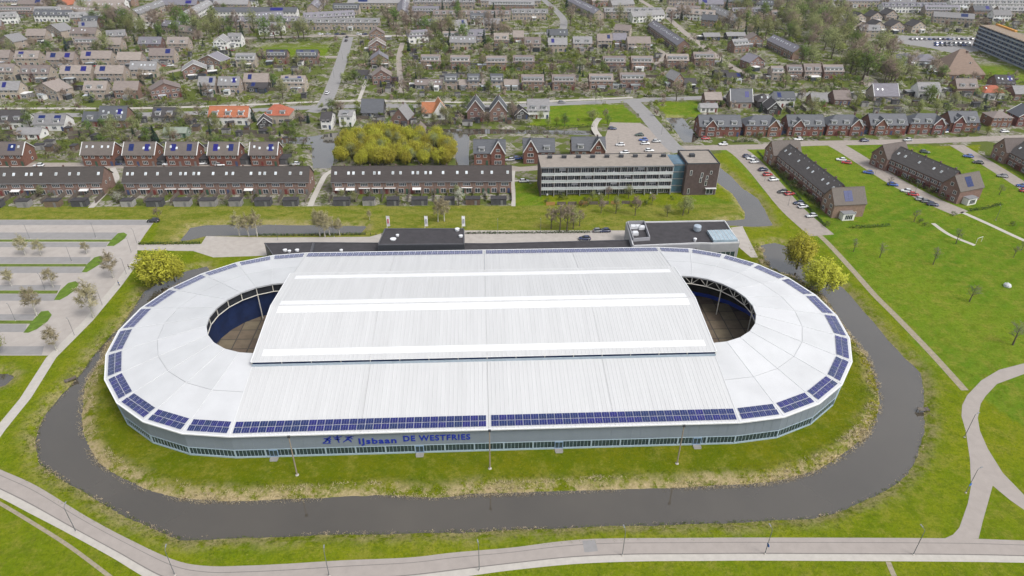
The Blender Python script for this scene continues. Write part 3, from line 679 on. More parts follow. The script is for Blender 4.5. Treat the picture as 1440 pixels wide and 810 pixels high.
pa = [onroof(x, y, 6.2) for x, y in ((882,315),(906,314.5),(914,338),(890,340))]
m = MB()
for i in range(4):
    a, b = pa[i], pa[(i+1) % 4]; d = (b-a).normalized(); n = Vector((-d.y, d.x, 0))*.25
    m.slab([tuple(v+Vector((0, 0, 1.2))) for v in (a, b, b-n, a-n)], 1.2)
m.build('patio_wall', GREYW, b5)
for x, y in ((890,321),(897,321),(902,322),(893,330)):
    p = onroof(x, y, 6.2); MB().box(-1, 1, -.7, .7, 0, 1.0).box(-.8, .8, -.5, .5, 1.0, 1.25).build('ventilation_unit', MATS['vent_white'], b5, p)
p = onroof(980, 325, 6.2); MB().lathe([(.8, 0), (.8, .4), (1.3, .5), (1.3, 1.9), (1.2, 2.1), (.4, 2.2)], 16).build('ventilation_drum', M('steel_pale', (.48, .55, .62), .35, .08, 1, metal=.5), b5, p)
p = onroof(977, 339, 6.2); MB().lathe([(.45, 0), (.45, .7), (.6, .7), (.6, 1.0), (.2, 1.2)], 10).build('roof_vent', MATS['vent_white'], b5, p)
q = [onroof(x, y, 6.2) for x, y in ((994,327),(1026,326),(1037,340),(1003,341))]
MB().slab([tuple(v+Vector((0, 0, .9))) for v in reversed(q)], .9).build('glass_rooflight', M('rooflight_glass', (.30, .38, .43), .15, .15, .5, spec=.6), b5)
fr = MB()
for i in range(7):
    t = i/6; a = q[0].lerp(q[1], t); b = q[3].lerp(q[2], t); fr.tube((a.x, a.y, 7.14), (b.x, b.y, 7.14), .06, .06, 4)
fr.build('glazing_bars', TRIMW, b5)

a_, b_ = onroof(1002, 343.5, 6.2), onroof(1039, 342, 6.2); d_ = (b_-a_); n_ = Vector((d_.y, -d_.x, 0)).normalized()*.06
wb = MB().box(0, d_.length-.6, 0, .1, 0, 2.2).build('window', GLASSD, b5, (a_.x+n_.x, a_.y+n_.y, .9), (0, 0, math.atan2(d_.y, d_.x)))
for k in range(6): MB().box(-.06, .06, -.05, 0, 0, 2.2).build('mullion', TRIMW, wb, (.1+k*(d_.length-.8)/5, 0, 0))
# ---------------------------------------------------------------- houses
ROOF = {'brown': M('roof_brown_tile', (.215, .182, .166), .85, .16, .5, .2, objvar=.26, stretch=(1, 4, 4)),
        'grey': M('roof_grey_tile', (.215, .210, .212), .85, .16, .5, .2, objvar=.16, stretch=(1, 4, 4)),
        'slate': M('roof_slate', (.083, .088, .098), .6, .14, .5, .2, objvar=.12, stretch=(1, 4, 4)),
        'dark': M('roof_dark', (.052, .048, .05), .75, .2, .5, .2, objvar=.15, stretch=(1, 4, 4)),
        'orange': M('roof_orange_tile', (.35, .135, .065), .8, .2, .6, .2, objvar=.08, stretch=(1, 4, 4)),
        'umber': M('roof_umber_tile', (.058, .050, .047), .85, .14, .5, .2, objvar=.06, stretch=(1, 4, 4)),
        'umber3': M('roof_charcoal_tile', (.086, .079, .077), .85, .14, .5, .2, objvar=.06, stretch=(1, 4, 4)),
        'umber2': M('roof_umber_pale', (.120, .102, .093), .85, .14, .5, .2, objvar=.08, stretch=(1, 4, 4)),
        'tan': M('roof_tan', (.23, .175, .135), .9, .15, .5, .2, objvar=.1, stretch=(1, 4, 4)),
        'purple': M('roof_purple_tile', (.180, .172, .196), .8, .16, .5, .2, objvar=.14, stretch=(1, 4, 4)),
        'green': M('roof_pale_green', (.22, .25, .21), .8, .1, .5, .1), 'flat': BITU}
WALL = {'brick': M('brick_brown', (.20, .128, .104), .9, .2, 1.2, .2, objvar=.15, detail=8),
        'red': M('brick_red', (.160, .072, .056), .9, .2, 1.2, .2, objvar=.1, detail=8),
        'tan': M('brick_tan', (.34, .285, .24), .9, .15, 1.0, .2, objvar=.14, detail=8),
        'white': M('wall_white', (.66, .65, .63), .8, .06, .6, objvar=.05),
        'dark': M('wall_dark', (.06, .055, .055), .8, .2, .8, objvar=.2), 'grey': M('wall_grey', (.25, .24, .235), .8, .1, .8, objvar=.1),
        'dbrick': M('brick_dark', (.085, .062, .058), .9, .2, 1.2, .2, objvar=.1, detail=8), 'green': M('wall_green', (.20, .25, .20), .8, .1, .6)}
FRAME = M('window_frame_white', (.66, .66, .65), .6, .04, 2); PANE = M('window_pane', (.045, .052, .062), .15, .4, .4, spec=.6, objvar=.4)
DOORS = [M('door_red', (.16, .04, .035), .6, .1, 1), M('door_blue', (.05, .07, .14), .6, .1, 1), M('door_grey', (.16, .16, .16), .6, .1, 1), M('door_green', (.04, .09, .06), .6, .1, 1)]
ZINC = M('zinc_grey', (.20, .205, .215), .6, .12, 1); SKYL = M('skylight_glass', (.42, .47, .50), .1, .3, .3, spec=.7, objvar=.35)
SOLAR = M('house_solar', (.012, .020, .12), .4, .2, 1, spec=.25, objvar=.25)
CHIM = M('chimney_brick', (.13, .085, .07), .9, .2, 1.5)
FOOT = []                                                     # (x, y, radius, half length axis) of everything built, for keeping trees off
MC = {}
def cached(key, fn):
    if key not in MC: MC[key] = fn()
    return MC[key]
def win_mesh(w_, h_, n=1):
    """window: white frame with n lights; front at y=0 facing -y, centred at the sill middle"""
    def fn():
        m = MB(); f = .09; m.box(-w_/2, w_/2, -.04, .06, 0, f).box(-w_/2, w_/2, -.04, .06, h_-f, h_)
        for i in range(n+1): x = -w_/2+(w_-f)*i/n; m.box(x, x+f, -.04, .06, f, h_-f)
        m.quad((-w_/2+f, -.01, f), (w_/2-f, -.01, f), (w_/2-f, -.01, h_-f), (-w_/2+f, -.01, h_-f), 1)
        return m.mesh('window', [FRAME, PANE])
    return cached(('win', w_, h_, n), fn)
def box_mesh(name, w_, d_, h_, mat): return cached((name, round(w_, 2), round(d_, 2), round(h_, 2), mat.name), lambda: MB().box(-w_/2, w_/2, -d_/2, d_/2, 0, h_).mesh(name, mat))
def wall_mesh(w_, d_, he, rise, axis):
    def fn():
        m = MB()
        if axis == 'x':
            pr = [(-d_/2, 0), (d_/2, 0), (d_/2, he), (0, he+rise), (-d_/2, he)]
            A = [(-w_/2, y, z) for y, z in pr]; B = [(w_/2, y, z) for y, z in pr]
        else:
            pr = [(w_/2, 0), (-w_/2, 0), (-w_/2, he), (0, he+rise), (w_/2, he)]
            A = [(x, -d_/2, z) for x, z in pr]; B = [(x, d_/2, z) for x, z in pr]
        if axis == 'h': return MB().box(-w_/2, w_/2, -d_/2, d_/2, 0, he).mesh('wall', WALL['brick'])
        m.add(A+B, [(4, 3, 2, 1, 0), (5, 6, 7, 8, 9)]+[(i, (i+1) % 5, (i+1) % 5+5, i+5) for i in range(5)])
        return m.mesh('wall', WALL['brick'])
    return cached(('wall', w_, d_, he, rise, axis), fn)
def roof_mesh(w_, d_, he, rise, axis, ov=.35):
    def fn():
        m = MB()
        if axis == 'h':
            rl = max(0, w_-d_)/2; o = ov; zb = he+.06
            A = [(-w_/2-o, -d_/2-o, zb), (w_/2+o, -d_/2-o, zb), (w_/2+o, d_/2+o, zb), (-w_/2-o, d_/2+o, zb), (-rl-.05, 0, he+rise), (rl+.05, 0, he+rise)]
            m.add(A, [(0, 1, 5, 4), (1, 2, 5), (2, 3, 4, 5), (3, 0, 4), (3, 2, 1, 0)])
            return m.mesh('roof', ROOF['brown'])
        a, b = (w_, d_) if axis == 'x' else (d_, w_)
        sl_ = rise/(b/2); z0 = he-ov*sl_+.08; zt = he+rise+.08
        for s in (-1, 1):
            e = [(-a/2-ov, s*(b/2+ov), z0), (a/2+ov, s*(b/2+ov), z0), (a/2+ov, 0, zt), (-a/2-ov, 0, zt)]
            if s > 0: e.reverse()
            if axis == 'y': e = [(-y, x, z) for x, y, z in e]
            m.slab([tuple(q) for q in e], .2)
        r = [(-a/2-ov, 0, zt+.02), (a/2+ov, 0, zt+.02)]
        if axis == 'y': r = [(0, x, z) for x, _, z in r]
        m.tube(r[0], r[1], .12, .12, 5)
        return m.mesh('roof', ROOF['brown'])
    return cached(('roof', w_, d_, he, rise, axis, ov), fn)
def solar_mesh(nx, ny):
    def fn():
        m = MB()
        for i in range(nx):
            for j in range(ny):
                x = (i-nx/2)*1.05; y = (j-ny/2)*1.65; m.box(x+.02, x+1.03, y+.02, y+1.63, 0, .05)
        return m.mesh('solar_array', SOLAR)
    return cached(('solar', nx, ny), fn)
def q_(v): return round(v*2)/2
LABELQ = []                                                   # (object, description, place) -> numbered from the left at the end
def house(loc, ang, w_, d_, he, rise, axis, wall='brick', roof='brown', ex='', name='house', label=None, cat='house', group=None, seed=0, near=False, area=None, desc=None, foot=True):
    rnd = random.Random(seed*7.3+w_*3+loc[0]*1.7+loc[1])
    w_, d_ = max(4, q_(w_)), q_(d_)
    o = empty(name, (loc[0], loc[1], 0), ang, label, cat, group)
    link('wall', wall_mesh(w_, d_, he, rise, axis), o, mat=WALL[wall])
    rf = link('roof', roof_mesh(w_, d_, he, rise, axis), o, mat=ROOF[roof])
    if 'c' in ex:
        x = rnd.choice((-1, 1))*w_*.28 if axis != 'y' else 0
        link('chimney', box_mesh('chimney', .7, .7, 1.6, CHIM), rf, (x, .3 if axis != 'y' else d_*.25, he+rise-.7))
    # windows front
    nd = max(1, round(w_/6.0)); bw = w_/nd; floors = 2 if he > 4.2 else 1
    for i in range(nd):
        cx = -w_/2+bw*(i+.5)
        for fl_ in range(floors):
            z = .7+fl_*2.75
            if fl_ == 0:
                link('window', win_mesh(2.2 if bw > 4.6 else 1.6, 1.6, 3 if near else 2), o, (cx-bw*.17, -d_/2-.03, z))
                link('door', box_mesh('door', .95, .12, 2.1, DOORS[rnd.randrange(4)]), o, (cx+bw*.33, -d_/2-.05, 0))
            else:
                for dx in (-.22, .22): link('window', win_mesh(1.5, 1.3, 2), o, (cx+dx*bw, -d_/2-.03, z))
    if axis == 'y' and rise > 2: link('window', win_mesh(1.5, 1.2, 2), o, (0, -d_/2-.03, he+.25))
    for sx in (-1, 1):                                        # gable ends
        for fl_ in range(floors): link('window', win_mesh(1.2, 1.2, 1), o, (sx*(w_/2+.03), d_*.12, .9+fl_*2.7), (0, 0, sx*math.pi/2))
    run = d_/2 if axis != 'y' else w_/2; sl_ = math.atan(rise/run)
    if axis != 'y':
        slope = lambda t: (-(d_/2)*(1-t), he+rise*t+.10)      # point on the front slope, t from eave to ridge
        if 's' in ex or 'S' in ex:
            for k, sx in enumerate((-1, 1) if 'S' in ex else (rnd.choice((-1, 1)),)):
                y, z = slope(.55); link('solar_array', solar_mesh(max(2, int(w_*.14)+1), 2), o, (sx*w_*.26, y, z), (sl_, 0, 0))
        if 'k' in ex:
            for t in range(nd):
                for dx in (-.2, .2):
                    if rnd.random() < .75: y, z = slope(rnd.choice((.5, .6))); link('skylight', cached(('skl',), lambda: MB().box(-.4, .4, -.55, .55, 0, .1, 0).box(-.33, .33, -.47, .47, .1, .12, 1).mesh('skylight', [FRAME, SKYL])), o, (-w_/2+bw*(t+.5)+dx*bw, y, z), (sl_, 0, 0))
        if 'd' in ex or 'D' in ex:
            wide = 'D' in ex
            ds = [(0, w_*.86)] if wide else [(-w_/2+bw*(i+.5), 2.6) for i in range(nd)]
            for cx, dw in ds:
                dw = q_(dw); y0 = -d_/2+.5; hz = min(1.6, rise*.62); zb = he+.35; yb = -d_/2+(zb+hz-he)/rise*(d_/2)+.3
                dm = cached(('dorm', dw, d_, he, rise), lambda: MB().box(-dw/2, dw/2, y0, yb, zb, zb+hz).mesh('dormer', FRAME))
                dr = link('dormer', dm, o, (cx, 0, 0))
                link('dormer_roof', cached(('dormr', dw, d_, he, rise), lambda: MB().box(-dw/2-.2, dw/2+.2, y0-.25, yb+.1, zb+hz, zb+hz+.14).mesh('dormer_roof', ZINC)), dr)
                nwin = max(1, int(dw/2.2))
                for i in range(nwin): link('window', win_mesh(1.9, 1.1, 3), dr, (-dw/2+dw*(i+.5)/nwin, y0-.03, zb+.25))
    if 'b' in ex:
        m = MB()
        if axis == 'x':
            for sx in (-1, 1):
                for sy in (-1, 1): m.tube((sx*(w_/2+.37), sy*(d_/2+.35), he-.25*rise/run), (sx*(w_/2+.37), 0, he+rise+.05), .17, .17, 4)
        else:
            for sy in (-1, 1):
                for sx in (-1, 1): m.tube((sx*(w_/2+.35), sy*(d_/2+.37), he-.25*rise/run), (0, sy*(d_/2+.37), he+rise+.05), .17, .17, 4)
        m.build('bargeboard', FRAME, o)
    if foot: FOOT.append((loc[0], loc[1], ang, w_/2, d_/2))
    if area: LABELQ.append((o, desc, area))
    return o
ROOFN = {'brown': 'brown', 'umber2': 'dark brown', 'grey': 'grey', 'slate': 'slate', 'dark': 'black', 'orange': 'orange', 'tan': 'tan', 'purple': 'purple grey', 'green': 'pale green'}
WALLN = {'brick': 'brick', 'red': 'red brick', 'tan': 'tan brick', 'white': 'white', 'dark': 'dark', 'grey': 'grey', 'dbrick': 'dark brick', 'green': 'green'}
def hp(x0, x1, yb, kind, wall, roof, ex, area, d_=9, he=5.3, rise=3.4, rot=0.0, seed=0, label=None, name='house'):
    """house whose front foot line runs from (x0,yb) to (x1,yb) in the photo"""
    a, b = G(x0, yb), G(x1, yb); d = b-a; ang = math.atan2(d.y, d.x); n = Vector((-d.y, d.x, 0)).normalized(); c = (a+b)/2+n*d_/2
    w_ = d.length
    axis = {'g': 'x', 'f': 'y', 'h': 'h'}[kind]
    t = ['house']; 
    if 'S' in ex or 's' in ex: t.append('with solar panels')
    elif 'd' in ex or 'D' in ex: t.append('with white dormer')
    desc = f"{WALLN[wall]} {'terrace' if name != 'house' else 'house'} with {ROOFN[roof]} roof"+(' and solar' if 's' in ex.lower() else ' and dormer' if 'd' in ex.lower() else '')
    o = house((c.x, c.y), ang+R_(rot), w_, d_, he, rise, axis, wall, roof, ex, name=name, seed=seed, area=None if label else area, desc=desc, label=label, near=yb > 140)
    r = random.Random(seed*3+yb)
    if yb < 141 and he > 2.5:                                 # flat roofed extensions, conservatories and car ports stuck on the front and side
        for k in range(r.choice((1, 1, 2, 2, 3))):
            ew = q_(r.uniform(2.5, min(6, w_*.45))); ed = q_(r.uniform(2, 4)); side = r.random() < .3; kind_ = r.randrange(4)
            p = (r.choice((-1, 1))*(w_/2+ew/2), r.uniform(-2, 1), 0) if side else (r.uniform(-.32, .32)*w_, -d_/2-ed/2, 0)
            e = link('extension', box_mesh('extension', ew, ed, 2.5, (WALL[wall], FRAME, WALL['grey'], PANE)[kind_]), o, p); link('extension_roof', box_mesh('extension_roof', ew+.3, ed+.3, .16, (BITU, ZINC, FRAME, SKYL)[r.randrange(4)]), e, (0, 0, 2.5))
            if kind_ != 3: link('window', win_mesh(min(2.5, ew-.5), 1.7, 3), e, (0, -ed/2-.04, .4))
    return o

# --- three long brick terraces behind the dike
def terrace(name, pa, pb, zeave, n, d_, rise, wall, roof, label, flip=False, sky=True, gab=True):
    a, b = G(*pa, zeave), G(*pb, zeave); d = b-a; L_ = d.length; ang = math.atan2(d.y, d.x); nn = Vector((-d.y, d.x, 0)).normalized(); c = (a+b)/2+nn*d_/2; c.z = 0
    o = empty(name, c, ang, label, 'terrace'); rnd = random.Random(len(FOOT))
    link('wall', wall_mesh(L_, d_, zeave, rise, 'x'), o, mat=WALL[wall]); rf = link('roof', roof_mesh(L_, d_, zeave, rise, 'x'), o, mat=ROOF[roof])
    bw = L_/n; sl_ = math.atan(rise/(d_/2))
    for i in range(n):
        cx = -L_/2+bw*(i+.5); mir = 1 if i % 2 else -1
        link('window', win_mesh(2.9, 1.35, 4), o, (cx, -d_/2-.04, 3.3))
        link('window', win_mesh(2.1, 2.0, 2), o, (cx-mir*.8, -d_/2-.04, .3))
        link('door', box_mesh('door', .95, .14, 2.15, DOORS[rnd.randrange(4)]), o, (cx+mir*1.5, -d_/2-.05, 0))
        if rnd.random() < .3: link('awning', cached(('awn',), lambda: MB().slab([(-1.7, 0, .35), (-1.7, -1.6, 0), (1.7, -1.6, 0), (1.7, 0, .35)], .08).mesh('awning', FRAME)), o, (cx-mir*.4, -d_/2-.05, 2.35))
        elif rnd.random() < .5: link('canopy', cached(('can',), lambda: MB().box(-2.2, 2.2, -.7, 0, 0, .12).mesh('canopy', FRAME)), o, (cx, -d_/2-.03, 2.55))
        if sky:
            for dx in ((-.2, .18) if rnd.random() < .3 else (rnd.uniform(-.3, .3),)):
                t = .52; link('skylight', cached(('skl2',), lambda: MB().box(-.45, .45, -.65, .65, 0, .12, 0).box(-.38, .38, -.57, .57, .12, .14, 1).mesh('skylight', [FRAME, SKYL])), rf, (cx+dx*bw, -(d_/2)*(1-t), zeave+rise*t+.12), (sl_, 0, 0))
        if i % 2 == 0: link('chimney', box_mesh('chimney', .5, .5, .9, CHIM), rf, (cx+bw/2-.3, .4, zeave+rise-.25))
        link('rain_pipe', box_mesh('rain_pipe', .09, .09, zeave-.1, ZINC), o, (cx-bw/2+.05, -d_/2-.09, 0))
    MB().box(-L_/2-.3, L_/2+.3, -.12, .12, -.1, .06).build('gutter', ZINC, o, (0, -d_/2-.42, zeave-.33))
    for sx in (-1, 1):
        for x in (-1.5, 1.8): link('window', win_mesh(.9, 1.2, 1), o, (sx*(L_/2+.04), x, 3.4), (0, 0, sx*math.pi/2))
    FOOT.append((c.x, c.y, ang, L_/2, d_/2)); return o, c, ang, L_
TER = [terrace('terraced_houses', (-160, 259), (142, 255.5), 5.5, 16, 9.6, 4.3, 'brick', 'umber', 'long brown brick terrace at the left picture edge behind the dike'),
       terrace('terraced_houses', (172, 256), (433, 255), 5.5, 14, 9.6, 4.3, 'brick', 'umber', 'middle one of the three long brown terraces behind the dike'),
       terrace('terraced_houses', (466, 255), (719, 253.5), 5.5, 14, 9.6, 4.3, 'brick', 'umber', 'long brown terrace next to the apartment block')]
# sheds at the bottom of the terrace gardens
SHEDW = [M('shed_grey', (.29, .28, .27), .85, .12, 1, objvar=.2), M('shed_brown', (.13, .09, .065), .85, .15, 1, objvar=.2), M('shed_dark', (.07, .07, .075), .85, .15, 1, objvar=.2)]
FENCE = M('fence_wood', (.125, .105, .088), .9, .2, 1.5, objvar=.2)
def shed(loc, ang, w_, d_, h_, mi, area, desc='flat roofed garden shed'):
    w_, d_ = q_(w_), q_(d_)
    o = empty('garden_shed', (loc[0], loc[1], 0), ang, None, 'shed', 'garden sheds')
    link('wall', box_mesh('wall', w_, d_, h_, SHEDW[mi]), o)
    link('roof', box_mesh('roof', w_+.3, d_+.3, .14, BITU), o, (0, 0, h_)); link('door', box_mesh('door', .9, .08, 1.9, DOORS[2]), o, (w_*.2, -d_/2-.05, 0))
    FOOT.append((loc[0], loc[1], ang, w_/2, d_/2)); LABELQ.append((o, ['grey', 'brown', 'dark'][mi]+' '+desc, area)); return o
PLACES = ['in leftmost terrace gardens', 'in middle terrace gardens', 'in terrace gardens by the apartments']
rnd = random.Random(3)
for ti, (o, c, ang, L_) in enumerate(TER):
    fx, fy = math.cos(ang), math.sin(ang); nx_, ny_ = fy, -fx
    k = 16 if ti == 0 else 14; bw = L_/k
    for i in range(0, k, 2):
        t = -L_/2+bw*(i+1)+rnd.uniform(-.5, .5); off = 4.8+9.6
        if ti == 0 and i < 6: continue
        shed((c.x+fx*t+nx_*off, c.y+fy*t+ny_*off), ang, rnd.choice((4.5, 5.5, 6)), 3.0, 2.4, rnd.choice((0, 0, 0, 2, 1)), PLACES[ti])
    for i in range(0, k+1):                                    # garden fences between plots, each its own panel run
        if ti == 0 and i < 6: continue
        t = -L_/2+bw*i; f = empty('garden_fence', (c.x+fx*t+nx_*(4.8+.3), c.y+fy*t+ny_*(4.8+.3), 0), ang, None, 'fence', 'garden fences of the long terraces')
        LABELQ.append((f, 'wooden garden fence', PLACES[ti]))
        for j in range(4):
            link('fence_panel', box_mesh('fence_panel', .06, 1.85, 1.8, FENCE), f, (0, -1.0-j*1.95, 0)); link('post', box_mesh('post', .12, .12, 1.9, FENCE), f, (0, -j*1.95-.02, 0))

# --- diagonal terraces on the right, with cross-gabled end houses
def diag_terrace(label, pa, pb, zeave, n, d_, rise, flipx, end_near, end_far, solar):
    """pa far end, pb near end of the eave that faces left"""
    a, b = G(*pa, zeave), G(*pb, zeave); d = a-b
    # front faces left of the picture: local x runs from far to near so that -y looks left
    d = b-a; ang = math.atan2(d.y, d.x); L_ = d.length; nn = Vector((-d.y, d.x, 0)).normalized(); c = (a+b)/2+nn*d_/2; c.z = 0
    o = empty('terraced_houses', c, ang, label, 'terrace'); rnd = random.Random(7)
    link('wall', wall_mesh(L_, d_, zeave, rise, 'x'), o, mat=WALL['brick']); rf = link('roof', roof_mesh(L_, d_, zeave, rise, 'x', .3), o, mat=ROOF['umber3'])
    bw = L_/n
    for i in range(n):
        cx = -L_/2+bw*(i+.5); mir = 1 if i % 2 else -1
        for dx in (-.24, .24): link('window', win_mesh(1.5, 1.35, 2), o, (cx+dx*bw, -d_/2-.04, 3.3))
        link('window', win_mesh(2.1, 1.6, 3), o, (cx-mir*bw*.16, -d_/2-.04, .6))
        link('door', box_mesh('door', 1.0, .14, 2.2, DOORS[0]), o, (cx+mir*bw*.34, -d_/2-.05, 0))
        link('porch', cached(('porch',), lambda: MB().box(-.9, .9, -1.0, 0, 2.3, 2.45).box(-.9, -.75, -1.0, 0, 0, 2.3).mesh('porch', WALL['red'])), o, (cx+mir*bw*.34, -d_/2-.03, 0))
        link('pilaster', box_mesh('pilaster', .35, .14, zeave-.2, WALL['red']), o, (cx-bw/2+.2, -d_/2-.06, 0))
        if rnd.random() < .5: link('skylight', cached(('skl',), lambda: None), rf, (cx, -d_/4, zeave+rise*.5+.1), (math.atan(rise/(d_/2)), 0, 0))
        link('vent_pipe', box_mesh('vent_pipe', .25, .25, .6, ZINC), rf, (cx+1.2, -.9, zeave+rise*.8))
        if i % 2: link('chimney', box_mesh('chimney', .6, .6, 1.0, CHIM), rf, (cx, .3, zeave+rise-.3))
    FOOT.append((c.x, c.y, ang, L_/2, d_/2))
    for sgn, on in ((1, end_near), (-1, end_far)):
        if not on: continue
        ew = 8.5; ed = d_+3.0
        # cross wing: gable looks left like the front of the terrace
        e = empty('cross_wing', (sgn*(L_/2+ew/2-.6), -.2, 0)); e.parent = o
        link('wall', wall_mesh(ew, ed, zeave, rise+.35, 'y'), e, mat=WALL['brick']); er = link('roof', roof_mesh(ew, ed, zeave, rise+.35, 'y', .3), e, mat=ROOF['umber2'])
        for fl_ in (.7, 3.4):
            for dx in (-2.2, 2.2): link('window', win_mesh(1.5, 1.5, 2), e, (dx, -ed/2-.04, fl_))
        link('window', win_mesh(1.3, 1.4, 1), e, (0, -ed/2-.04, 6.2)); link('door', box_mesh('door', 1.0, .14, 2.2, DOORS[0]), e, (.2, -ed/2-.05, 0))
        if sgn > 0:
            for dy in (-2.5, 2.5): link('window', win_mesh(1.5, 1.3, 2), e, (sgn*(ew/2+.04), dy, .9), (0, 0, sgn*math.pi/2))
            if solar: link('solar_array', solar_mesh(4, 2), e, (ew*.27, -.5, zeave+(rise+.35)*.46+.12), (0, math.atan((rise+.35)/(ew/2)), 0))
            ext = MB().box(0, 2.6, -3.4, 1.2, 0, 2.7).mesh('extension', WALL['white']); x_ = link('extension', ext, e, (ew/2, 0, 0)); link('extension_roof', MB().box(0, 2.8, -3.6, 1.4, 2.7, 2.9).mesh('extension_roof', ZINC), e, (ew/2+.02, 0, 0))
            link('window', win_mesh(3.0, 1.9, 4), e, (ew/2+2.64, -1.1, .4), (0, 0, math.pi/2))
        wc = o.matrix_basis @ Vector((sgn*(L_/2+ew/2), 0, 0)); FOOT.append((wc.x, wc.y, ang, ew/2, ed/2))
    return o
house((0, 1e5), 0, 6, 6, 5, 3, 'x', ex='k', name='tmp')      # fills the mesh cache, removed again
for ob in [x for x in COL.objects if x.name.startswith('tmp')]:
    for ch in list(ob.children_recursive): bpy.data.objects.remove(ch)
    bpy.data.objects.remove(ob)
FOOT.pop()
MC.setdefault(('skl',), MB().box(-.4, .4, -.55, .55, 0, .1, 0).box(-.33, .33, -.47, .47, .1, .12, 1).mesh('skylight', [FRAME, SKYL]))
diag_terrace('diagonal brick terrace nearest the canal, slate roof, brown end house', (1093, 217), (1165, 275), 5.6, 11, 9.5, 4.4, False, True, True, True)
diag_terrace('middle diagonal brick terrace between two parking streets on the lawn', (1251, 222), (1331, 257), 5.6, 8, 9.5, 4.4, False, True, True, True)
diag_terrace('diagonal brick terrace cut off by the right picture edge', (1420, 213), (1490, 250), 5.6, 7, 9.5, 4.4, False, False, True, False)

# --- apartment block
def apartment():
    za = 12.2
    a, b = G(762, 236, za), G(948, 233.5, za); d = b-a; ang = math.atan2(d.y, d.x); nn = Vector((-d.y, d.x, 0)).normalized(); D = 13.0; L_ = d.length; c = (a+b)/2+nn*D/2; c.z = 0
    o = empty('apartment_block', c, ang, 'four storey brown apartment block with white balconies and gravel roof', 'apartment block')
    link('wall', MB().box(-L_/2, L_/2, -D/2+1.8, D/2, 0, za).mesh('wall', WALL['dbrick']), o)
    link('side_wall', MB().box(-L_/2-.4, -L_/2, -D/2, D/2, 0, za+.1).mesh('side_wall', WALL['dbrick']), o)
    rf = link('roof', MB().box(-L_/2-.4, L_/2, -D/2-.2, D/2, za, za+.25).mesh('roof', M('gravel_roof', (.255, .225, .195), .95, .12, .6, .2, detail=9)), o)
    link('roof_edge', MB().box(-L_/2-.45, L_/2, -D/2-.35, -D/2-.2, za-.15, za+.35).mesh('roof_edge', ZINC), o); link('roof_edge', MB().box(-L_/2-.45, L_/2, D/2, D/2+.2, za-.15, za+.45).mesh('roof_edge', DARKM), o)
    for i in range(9):
        link('roof_box', MB().box(-.9, .9, -.5, .5, 0, .9).box(-1, 1, -.6, .6, .9, 1.0).mesh('roof_box', DARKM), rf, (-L_/2+4+i*(L_-6)/8, D*.22, za+.25))
    n = 10; bw = L_/n; fh = 3.0
    pan = [M('balcony_pane', (.035, .05, .075), .12, .5, .35, spec=.6, objvar=.5)]
    for f in range(4):
        z = f*fh
        if f: 
            link('balcony_slab', MB().box(-L_/2, L_/2, -D/2-.2, -D/2+1.8, z-.18, z+.04).mesh('balcony_slab', TRIMW), o)
        for i in range(n):
            cx = -L_/2+bw*(i+.5)
            wd = link('window', win_mesh(2.6, 2.1, 3), o, (cx-bw*.22, -D/2+1.76, z+.25)); link('window', win_mesh(1.6, 2.1, 2), o, (cx+bw*.22, -D/2+1.76, z+.25))
            link('partition', box_mesh('partition', .12, 1.8, fh-.25, TRIMW), o, (cx+bw/2-.06, -D/2+.9, z+.05))
            if f:
                bl = link('balustrade', box_mesh('balustrade', bw-.1, .06, .85, M('balustrade_glass', (.44, .47, .48), .3, .12, .4, objvar=.12)), o, (cx, -D/2-.12, z+.1))
                link('handrail', box_mesh('handrail', bw-.05, .1, .07, TRIMW), bl, (0, 0, .86))
            if i % 3 == (f+1) % 3: link('sun_blind', box_mesh('sun_blind', 2.5, .05, 1.4, M('blind_cloth', (.42, .42, .44), .8, .1, 1, objvar=.3)), o, (cx+bw*.1, -D/2+1.6, z+1.2))
            if (i*7+f*3) % 4 == 0: link('garden_chair', MB().box(-.25, .25, -.25, .25, .4, .48).box(-.25, .25, .2, .27, .48, .95).box(-.24, -.2, -.24, -.2, 0, .4).box(.2, .24, -.24, -.2, 0, .4).box(-.24, -.2, .2, .24, 0, .4).box(.2, .24, .2, .24, 0, .4).mesh('garden_chair', FRAME), o, (cx, -D/2+.7, z+.06))
    FOOT.append((c.x, c.y, ang, L_/2, D/2))
    # stair tower in glass and the taller brick head building
    a2, b2 = G(962, 227, 11.0), G(1009, 228, 11.0)
    TW, TD = 5.0, 11.0
    link('stair_tower', MB().box(L_/2, L_/2+TW, -D/2+2.2, D/2-1, 0, za+.1).mesh('stair_tower', M('tower_glass', (.06, .12, .17), .15, .3, .3, spec=.6)), o)
    for k in range(5): link('tower_band', MB().box(L_/2, L_/2+TW, -D/2+2.05, -D/2+2.2, 0, .35).mesh('tower_band', ZINC), o, (0, 0, k*2.9))
    HW = (G(1008, 232, 12).x-G(962, 232, 12).x)
    hb = MB().box(0, HW, -D/2-.6, D/2+1.2, 0, za+.8).mesh('head_wall', WALL['dbrick']); hd = link('head_wall', hb, o, (L_/2+TW, 0, 0))
    link('head_side', MB().box(0, .15, -D/2-.6, D/2+1.2, 0, za+.8).mesh('head_side', M('head_side_pale', (.34, .31, .29), .8, .1, .5)), o, (L_/2+TW+HW, 0, 0))
    link('head_roof', MB().box(.3, HW-.3, -D/2-.3, D/2+.9, za+.8, za+.9).mesh('head_roof', MATS['gravel_roof']), o, (L_/2+TW, 0, 0))
    m = MB()
    for q in ((0, .35, -D/2-.6, D/2+1.2), (HW-.35, HW, -D/2-.6, D/2+1.2), (0, HW, D/2+.85, D/2+1.2), (0, HW, -D/2-.6, -D/2-.3)): m.box(q[0], q[1], q[2], q[3], za+.8, za+1.25)
    link('head_parapet', m.mesh('head_parapet', DARKM), o, (L_/2+TW, 0, 0))
